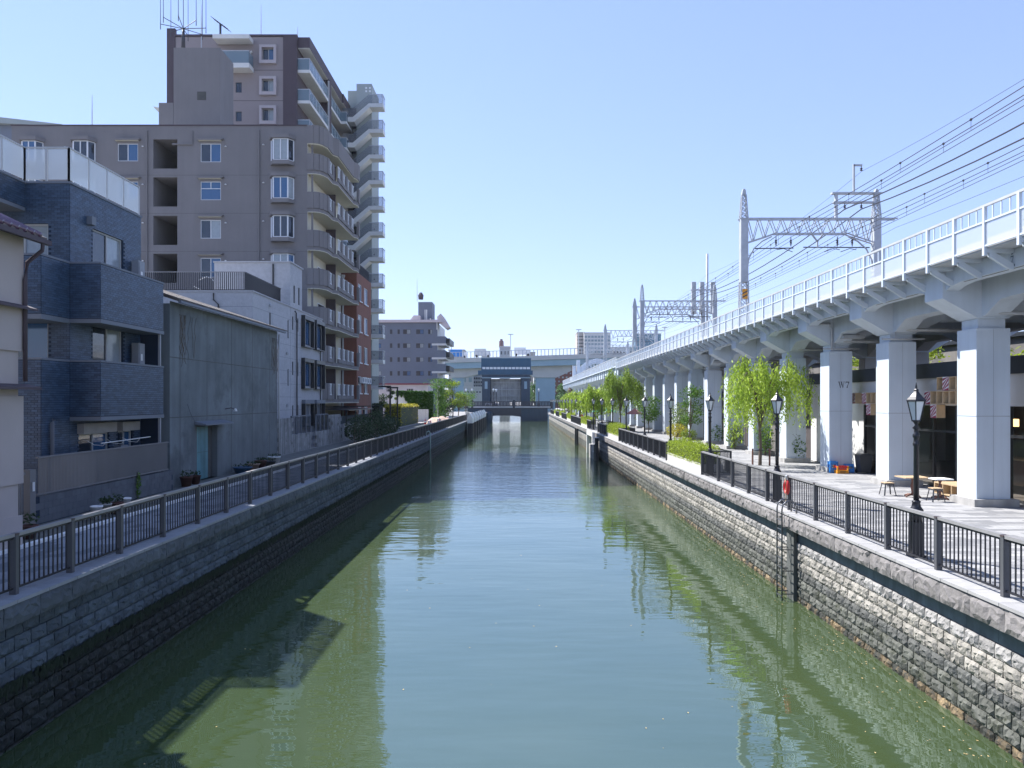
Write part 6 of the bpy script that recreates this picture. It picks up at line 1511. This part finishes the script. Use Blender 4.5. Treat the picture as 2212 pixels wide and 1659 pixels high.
for k, y in enumerate((104., 116., 130.)):
    o = thing('site_barrier', (-12.0, y, 0), 'white and red low barrier behind the fence, %s of three' % ['near','middle','far'][k], 'barrier'); box('beam', m_white, o, -12.1, -11.95, y-1.6, y+1.6, .45, .75); box('beam_stripe', m_red, o, -11.948, -11.944, y-.6, y+.6, .45, .75)
    for q in (-1.2, 1.2): box('leg', m_white, o, -12.2, -11.9, y+q-.04, y+q+.04, -.02, .45)
# people on the terrace
def person(x, y, z, shirt, label, seated=True):
    o = thing('person', (x, y, z), label, 'person')
    def skin(name, pts, edges, rad, mat):
        me = bpy.data.meshes.new(name); me.from_pydata([(p[0], p[1], p[2]) for p in pts], edges, []); ob = bpy.data.objects.new(name, me); COL.objects.link(ob); ob.parent = o; me.materials.append(mat)
        md = ob.modifiers.new('s', 'SKIN'); ob.modifiers.new('u', 'SUBSURF').levels = 1
        for v, r_ in zip(me.skin_vertices[0].data, rad): v.radius = (r_, r_)
        me.skin_vertices[0].data[0].use_root = True
    pts = [(0,0,.50),(0,0,.80),(0,.02,1.05),(0,.02,1.14),(.0,0,1.24),(-.18,0,1.02),(.18,0,1.02),(-.24,-.1,.78),(.24,-.1,.78),(-.2,-.32,.74),(.2,-.32,.74),(-.1,0,.47),(.1,0,.47),(-.12,-.42,.47),(.12,-.42,.47),(-.12,-.42,.06),(.12,-.42,.06),(-.12,-.55,.04),(.12,-.55,.04)]
    skin('body', pts, [(0,1),(1,2),(2,3),(3,4),(2,5),(2,6),(5,7),(6,8),(7,9),(8,10),(0,11),(0,12),(11,13),(12,14),(13,15),(14,16),(15,17),(16,18)], [.15,.15,.13,.05,.10,.06,.06,.045,.045,.035,.035,.09,.09,.07,.07,.045,.045,.04,.04], shirt)
    MB().lathe([(.02,-.12),(.075,-.09),(.095,0),(.085,.09),(.03,.125)], (0,0,1.27), 10).build('head', m_skin, o, True).location = (0,0,0)
    MB().lathe([(.1,.02),(.1,.09),(.04,.14)], (0,.01,1.27), 10).build('hat', m_white, o, True)
    s = thing('terrace_chair', (x, y, z), 'small dark chair under the person in red on the terrace', 'chair')
    box('seat', m_binp, s, x-.22, x+.22, y-.2, y+.24, .40, .44); box('backrest', m_binp, s, x-.22, x+.22, y+.22, y+.25, .44, .85)
    for a in (-.2,.2):
        for b in (-.18,.22): box('leg', m_binp, s, x+a-.015, x+a+.015, y+b-.015, y+b+.015, 0, .4)
def _fix(): pass
OFFsave = dict(OFF)
o_ = 'person'
person(10.3, 125, 0, m_red, 'person in red with a white hat sitting on the far terrace')
for c in [c for c in bpy.data.objects if c.parent and c.parent.name == 'person' and c.name.split('.')[0] in ('head','hat')]:
    c.location = (10.3, 125, 0)
# ------------------------------------------------------------------ trees and shrubs
def willow_proto(name, H_, Rw, strands, per, lsize, mat, seed, lean=0):
    """drooping crown: limbs fan out of the trunk, hanging strands carry narrow leaves"""
    r = random.Random(seed); t = thing(name, (0,0,0), 'x', 'willow tree')
    tk = MB(); fork = H_*.38
    tk.tube([(0,0,-.05),(.04,.02,fork*.5),(-.02,0,fork)], [.10,.085,.075], 8)
    ends = []
    NL = 10
    for k in range(NL):
        a = 2*math.pi*k/NL + r.uniform(-.25,.25); rr = Rw*r.uniform(.35,.98); top = H_*r.uniform(.80,.98)
        p1 = Vector((rr*.28*math.cos(a), rr*.28*math.sin(a), fork + (top-fork)*.6)); p2 = Vector((rr*.62*math.cos(a), rr*.62*math.sin(a), top)); p3 = Vector((rr*math.cos(a), rr*math.sin(a), top - H_*r.uniform(.04,.14)))
        tk.tube([(0,0,fork*r.uniform(.8,1)), p1, p2, p3], [.055,.035,.02,.008], 5); ends.append((p1, p2, p3))
    trunk = tk.build('trunk', m_bark, t)
    mb = MB()
    for s in range(strands):
        p1, p2, p3 = r.choice(ends); f = min(1, .42 + round(r.random()**.8*5)/8.6 + r.gauss(0,.025))
        p = (p1.lerp(p2, f*2) if f < .5 else p2.lerp(p3, f*2-1)) + Vector((r.gauss(0,.13)*Rw*.5, r.gauss(0,.13)*Rw*.5, r.gauss(0,.05)*H_))
        L = H_*r.uniform(.10,.50); n = max(4, int(per*L/(H_*.3))); dr = Vector((r.gauss(0,.25), r.gauss(0,.25), 0)) + Vector((p.x, p.y, 0))*.18
        for i in range(n):
            g = i/n; q = p + Vector((dr.x*g**.6, dr.y*g**.6, -L*g)) + Vector((r.gauss(0,.03), r.gauss(0,.03), 0))
            s_ = lsize*r.uniform(.6,1.25); d = Vector((r.gauss(0,.6), r.gauss(0,.6), -1)).normalized(); b = d.cross(Vector((r.gauss(0,1), r.gauss(0,1), .2))).normalized()*s_*.17
            mb.add([q, q + d*s_*.5 + b, q + d*s_, q + d*s_*.5 - b], [(0,1,2,3)])
    mb.build('crown', mat, t)
    return t
w1 = willow_proto('willow_tree', 5.75, 3.0, 560, 16, .20, l_willow, 5)
w1.location = (12.85, 40.9, 0); tag(w1, 'bright green weeping willow nearest on the promenade', group='willows on the promenade')
for k, dx in enumerate((-.45,.45)):
    o = thing('tree_stake', (12.85+dx, 40.7, 0), 'short dark stake tied to the near willow, %s one' % ['left','right'][k], 'stake'); MB().tube([(12.85+dx,40.7,0),(12.85+dx,40.7,.9)], .05, 6).build('stake', m_wood2, o); MB().bar((12.85+dx,40.7,.8),(12.85,40.85,.8),.03).build('tie', m_black, o)
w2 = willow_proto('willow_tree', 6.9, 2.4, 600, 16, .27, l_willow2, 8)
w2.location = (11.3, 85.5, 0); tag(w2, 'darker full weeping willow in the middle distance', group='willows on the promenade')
w3 = willow_proto('willow_tree', 5.4, 2.3, 330, 12, .40, l_willow, 12); wch = tree_of(w3)
far = [(11.0,112,'yellow green willow behind the green parasol'),(12.4,124,'yellow green willow beyond the white parasol'),(10.8,136,'pale willow half way to the bridge'),(12.0,150,'pale far willow, third from the bridge'),(11.0,168,'pale far willow, second from the bridge'),(12.2,188,'far willow nearest the bridge'),(9.9,99,'thin willow in front of the old pillars')]
for i, (x, y, lb) in enumerate(far):
    if i == 0: w3.location = (x, y, 0); tag(w3, lb, group='willows on the promenade')
    else: o = copy_tree(w3, (x, y, 0), i*1.3, lb, rnd.uniform(.8,1.12), wch); o['group'] = 'willows on the promenade'
def tree(name, base, H_, Rw, n, size, mat, label, seed, clumps=9, trunk=.4, group=None, r0=.08, cat='tree', flat=1.0):
    r = random.Random(seed); t = thing(name, base, label, cat, group); bx_, by_, bz_ = base
    tk = MB(); th = H_*trunk; pts = [(bx_,by_,bz_-.05),(bx_+r.uniform(-.05,.05)*H_*.3,by_,bz_+th*.6),(bx_+r.uniform(-.1,.1)*H_*.2,by_+r.uniform(-.1,.1)*H_*.2,bz_+th),(bx_,by_,bz_+H_*.85)]
    tk.tube(pts, [r0, r0*.8, r0*.65, r0*.2], 7)
    cl = []
    for k in range(clumps):
        a = r.uniform(0, 6.28); rr = Rw*r.uniform(.15,.75); z = bz_ + th + (H_-th)*r.uniform(.08,.9)
        w = Rw*r.uniform(.32,.52); c = (bx_+rr*math.cos(a), by_+rr*math.sin(a), z); cl.append((c, w))
        tk.tube([(bx_,by_,bz_+th*r.uniform(.7,1.2)), (bx_+rr*.5*math.cos(a),by_+rr*.5*math.sin(a),z-.15*H_*.3), c], [r0*.5,r0*.3,r0*.1], 5)
    tk.build('trunk', m_bark, t)
    mb = MB()
    for i in range(n):
        c, w = cl[i % len(cl)]; d = Vector((r.gauss(0,1), r.gauss(0,1), r.gauss(0,1))).normalized()*(r.random()**.45)*w
        leaf(mb, (c[0]+d.x, c[1]+d.y, c[2]+d.z*.8*flat), size*r.uniform(.6,1.3), r)
    mb.build('crown', mat, t); return t
tree('young_tree', (14.3,64.0,0), 5.0, 1.35, 1500, .2, l_green, 'slim young tree with thin foliage in front of the white pillars', 21, 16, .28, r0=.06)
tree('young_tree', (13.7,81.0,0), 3.9, 1.5, 1500, .22, l_green, 'small round young tree beside the salmon parasol', 22, 12, .3, r0=.06)
# shrubs between the pillars
for i, (x, y, h, w, m_, lb) in enumerate(((15.2,71.5,3.2,1.5,l_hedge,'tall pale flowering shrub between the pillars'),(14.3,69.5,1.3,1.3,l_gold,'low yellow shrub at the foot of the pillars'),(14.6,66.0,1.0,.9,l_hedge,'small yellow shrub right of the flowering one'),(15.6,60.8,1.6,.8,l_green,'dark leafed shrub behind the slim young tree'),(15.4,48.0,1.9,.7,l_green,'green shrub between pillars behind the willow trunk'),(15.3,54.3,1.7,.8,l_hedge,'green shrub left of the near willow'),(15.6,43.0,1.5,.6,l_green,'potted green shrub left of the numbered pillar'))):
    r = random.Random(60+i); t = thing('shrub', (x,y,0), lb, 'shrub', 'shrubs at the foot of the viaduct'); mb = MB(); leafcloud(mb, (x,y,h*.55), (w*.8,w,h*.5), int(500*w*h**.5), .19, r); mb.build('foliage', m_, t)
    sm = MB()
    for k in range(5): sm.tube([(x,y,0),(x+r.uniform(-.4,.4)*w,y+r.uniform(-.4,.4)*w,h*.8)], [.03,.01], 4)
    sm.build('stems', m_bark, t)
mb = MB(); r = random.Random(77)
for _ in range(160): leaf(mb, (15.2+r.gauss(0,.7), 71.5+r.gauss(0,.8), 1.9+r.gauss(0,.6)), .22, r)
mb.build('flowers', m_white, bpy.data.objects['shrub'])
# trees behind the viaduct: seen under and over the deck
for i, (x, y, h, w, lb) in enumerate(((30,47,15.4,4.0,'tall leafy tree behind the parapet at the right edge'),(30,55.5,14.4,3.0,'tall leafy tree behind the parapet, second from the right'),(31,63,13.0,2.6,'leafy tree top just above the parapet, third from the right'),(27.0,48,7.4,2.4,'leafy tree glimpsed under the viaduct between the two nearest pillars'),(27.2,57,7.4,2.4,'leafy tree glimpsed left of the second pillar'),(27.0,39,7.4,2.4,'leafy tree glimpsed right of the nearest pillar'),(29,80,8.0,3.6,'leafy tree behind the far pillars'))):
    tree('leafy_tree', (x+(0 if i in (3,4,5) else 4),y+(4 if i in (3,4,5) else 0),0), h, w, 1700, .34, l_bright if i in (3,4,5) else l_hedge, lb, 90+i, 14, .22, 'trees behind the viaduct', .15)
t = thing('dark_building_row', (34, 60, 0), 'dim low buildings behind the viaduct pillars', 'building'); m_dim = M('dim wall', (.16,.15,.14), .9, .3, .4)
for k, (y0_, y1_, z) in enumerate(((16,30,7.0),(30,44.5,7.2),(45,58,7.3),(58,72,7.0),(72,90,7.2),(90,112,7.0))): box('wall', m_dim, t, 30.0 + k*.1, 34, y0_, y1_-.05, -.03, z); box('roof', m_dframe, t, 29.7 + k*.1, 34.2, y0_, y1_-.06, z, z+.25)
# hoarding between pillars
for k, y in enumerate((49.7, 55.6, 61.5, 67.4, 73.3, 79.2, 85.2)):
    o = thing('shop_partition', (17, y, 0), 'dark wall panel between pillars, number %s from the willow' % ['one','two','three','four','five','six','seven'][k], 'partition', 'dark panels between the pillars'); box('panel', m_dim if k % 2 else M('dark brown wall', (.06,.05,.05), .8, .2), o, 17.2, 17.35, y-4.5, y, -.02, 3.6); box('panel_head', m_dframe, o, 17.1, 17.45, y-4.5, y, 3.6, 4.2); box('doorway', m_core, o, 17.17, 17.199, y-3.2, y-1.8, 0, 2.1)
# ------------------------------------------------------------------ left bank planting
for i, (x, y, z, rx, ry, rz, n, s, m_, lb) in enumerate(((-13.2,64,1.1,1.1,3.5,1.2,1500,.22,l_dark,'loose dark shrub behind the shaded fence, nearest one'),(-13.2,72,1.2,1.3,4.0,1.4,1700,.24,l_dark,'loose dark shrub behind the fence, second one'),(-13.7,81,.9,1.2,4,1.0,1400,.26,l_dark,'loose dark shrub behind the fence, third one'))):
    r = random.Random(30+i); t = thing('shrub', (x,y,0), lb, 'shrub', 'shrubs behind the shaded fence'); mb = MB(); leafcloud(mb, (x,y,z), (rx,ry,rz), n, s, r); mb.build('foliage', m_, t); sm = MB()
    for k in range(8): yy = y + r.uniform(-.7,.7)*ry; sm.tube([(x,yy,0),(x+r.uniform(-.3,.3),yy+r.uniform(-.3,.3),z+rz*.5)], [.03,.01], 4)
    sm.build('stems', m_bark, t)
mb = MB(); r = random.Random(44); t = thing('azalea', (-14.6, 76, 0), 'pink flowering azalea beside the white air conditioner', 'shrub'); leafcloud(mb, (-14.4,78,1.0), (.7,1.6,.8), 300, .25, r); mb.build('foliage', l_dark, t); mb = MB(); leafcloud(mb, (-14.3,78,1.1), (.75,1.6,.8), 130, .16, r); mb.build('flowers', M('pink petals', (.45,.12,.30), .7), t)
hedge('clipped_hedge', -17.6, -15.4, 101, 119, 0, 2.75, l_gold, 5200, .3, 'tall clipped hedge with golden sunlit top', None, 14, m_inner)
hedge('clipped_hedge', -26.5, -18.0, 100, 103, 0, 2.9, l_dark, 3800, .3, 'long dark clipped hedge behind the parked car', None, 15, M('black foliage', (.012,.02,.01), .95))
for i, (x, y, h, w, m_, lb) in enumerate(((-21.8,108,6.2,2.0,l_green,'loose pale tree left of the ivy wall'),(-20.2,110,4.8,1.5,l_dark,'dark round conifer left of the hedge top'),(-18.8,112,5.2,.9,l_dark,'dark rounded conifer beside the ivy wall'),(-18.0,113,4.6,.6,l_hedge,'slim pointed conifer beside the ivy wall'))):
    tree('garden_tree', (x,y,0), h, w, 1300, .3, m_, lb, 50+i, 8, .2, 'garden trees before the ivy wall', .1)
# vine covered pole, light green trees by the bridge
yq = 136.
t = thing('vine_pole', (xat(952,yq), yq, 0), 'tall pole smothered in climbing vine near the fence', 'vine'); X = xat(952,yq); MB().tube([(X-.5,yq,0),(X-.5,yq,7)], .16, 8).build('pole', m_hwconc, t); mb = MB(); r = random.Random(5)
for _ in range(2600):
    z = 7.3*r.random()**.9; w = .55 + .5*math.sin(z*1.7) ** 2 + (.6 if z > 5.6 else 0); leaf(mb, (X + r.gauss(0,.75)*w, yq + r.gauss(0,.6)*w, z), .36*r.uniform(.6,1.3), r, .8)
mb.build('vine', l_green, t)
for i, (x, y, h, w, m_, lb) in enumerate(((978,150,7.4,2.4,l_bright,'light green tree left of the road bridge'),(968,160,6.0,2.4,l_bright,'second light green tree near the bridge end'),(990,175,5.5,2.6,l_hedge,'small tree against the left bridge lamp'),(1006,205,6.2,3.2,l_green,'tree behind the left bridge lamps'),(962,142,3.6,2.2,l_dark,'dark bush at the foot of the vine pole'))):
    tree('bank_tree', (xat(x,y),y,0), h, w, 1300, .36, m_, lb, 150+i, 10, .25, 'trees at the left end of the bridge', .12)
for i, (x, y, h, w, lb) in enumerate(((1155,338,12.5,4.5,'round tree right of the gate tower'),(1170,336,13,5,'round tree before the white flats'),(1185,340,12,5,'round tree left of the expressway pier'),(1212,332,10,4.5,'tree right of the expressway pier'),(1150,344,10,3.5,'small tree beside the right gate tower'),(1225,250,9,4.5,'dense tree before the brown stone pier'))):
    X = xat(x,y); tree('shore_tree', (X,y,-.03), h, w, 1100, .75, l_far, lb, 170+i, 11, .25, 'trees on the far shore', .2)
# ------------------------------------------------------------------ floating leaves and specks on the water
mb = MB(); r = random.Random(8)
for _ in range(300):
    x = r.choice((r.uniform(-7,8), 8.3 - abs(r.gauss(0,.5)), 8.3 - abs(r.gauss(0,.4)), 8.3 - abs(r.gauss(0,.7)))); y = 11 + 45*r.random()**1.6; s = r.uniform(.012,.034); a = r.uniform(0,6.28)
    if abs(x) > 8.3: continue
    mb.add([(x+s*math.cos(a),y+s*math.sin(a),WATER+.006),(x+s*.5*math.cos(a+1.6),y+s*.5*math.sin(a+1.6),WATER+.008),(x-s*math.cos(a),y-s*math.sin(a),WATER+.006),(x-s*.5*math.cos(a+1.6),y-s*.5*math.sin(a+1.6),WATER+.005)], [(0,1,2,3)])
tag(mb.build('floating_leaves', M('fallen petals', (.60,.45,.22), .8, 0)), 'tiny pale leaves floating on the canal', 'leaves', kind='stuff')

# ------------------------------------------------------------------ thin summer haze over the whole place
hz = MB().box(-720, 720, -80, 1020, -6, 62).build('haze', None)
hm = bpy.data.materials.new('haze'); hm.use_nodes = True; hn = hm.node_tree.nodes; hn.clear()
ho = hn.new('ShaderNodeOutputMaterial'); hv = hn.new('ShaderNodeVolumePrincipled'); hv.inputs['Color'].default_value = (.80,.90,1,1); hv.inputs['Density'].default_value = .0001; hv.inputs['Anisotropy'].default_value = .3
hm.node_tree.links.new(hv.outputs[0], ho.inputs['Volume']); hz.data.materials.clear(); hz.data.materials.append(hm)
tag(hz, 'thin pale summer haze over the canal', 'haze', kind='stuff')
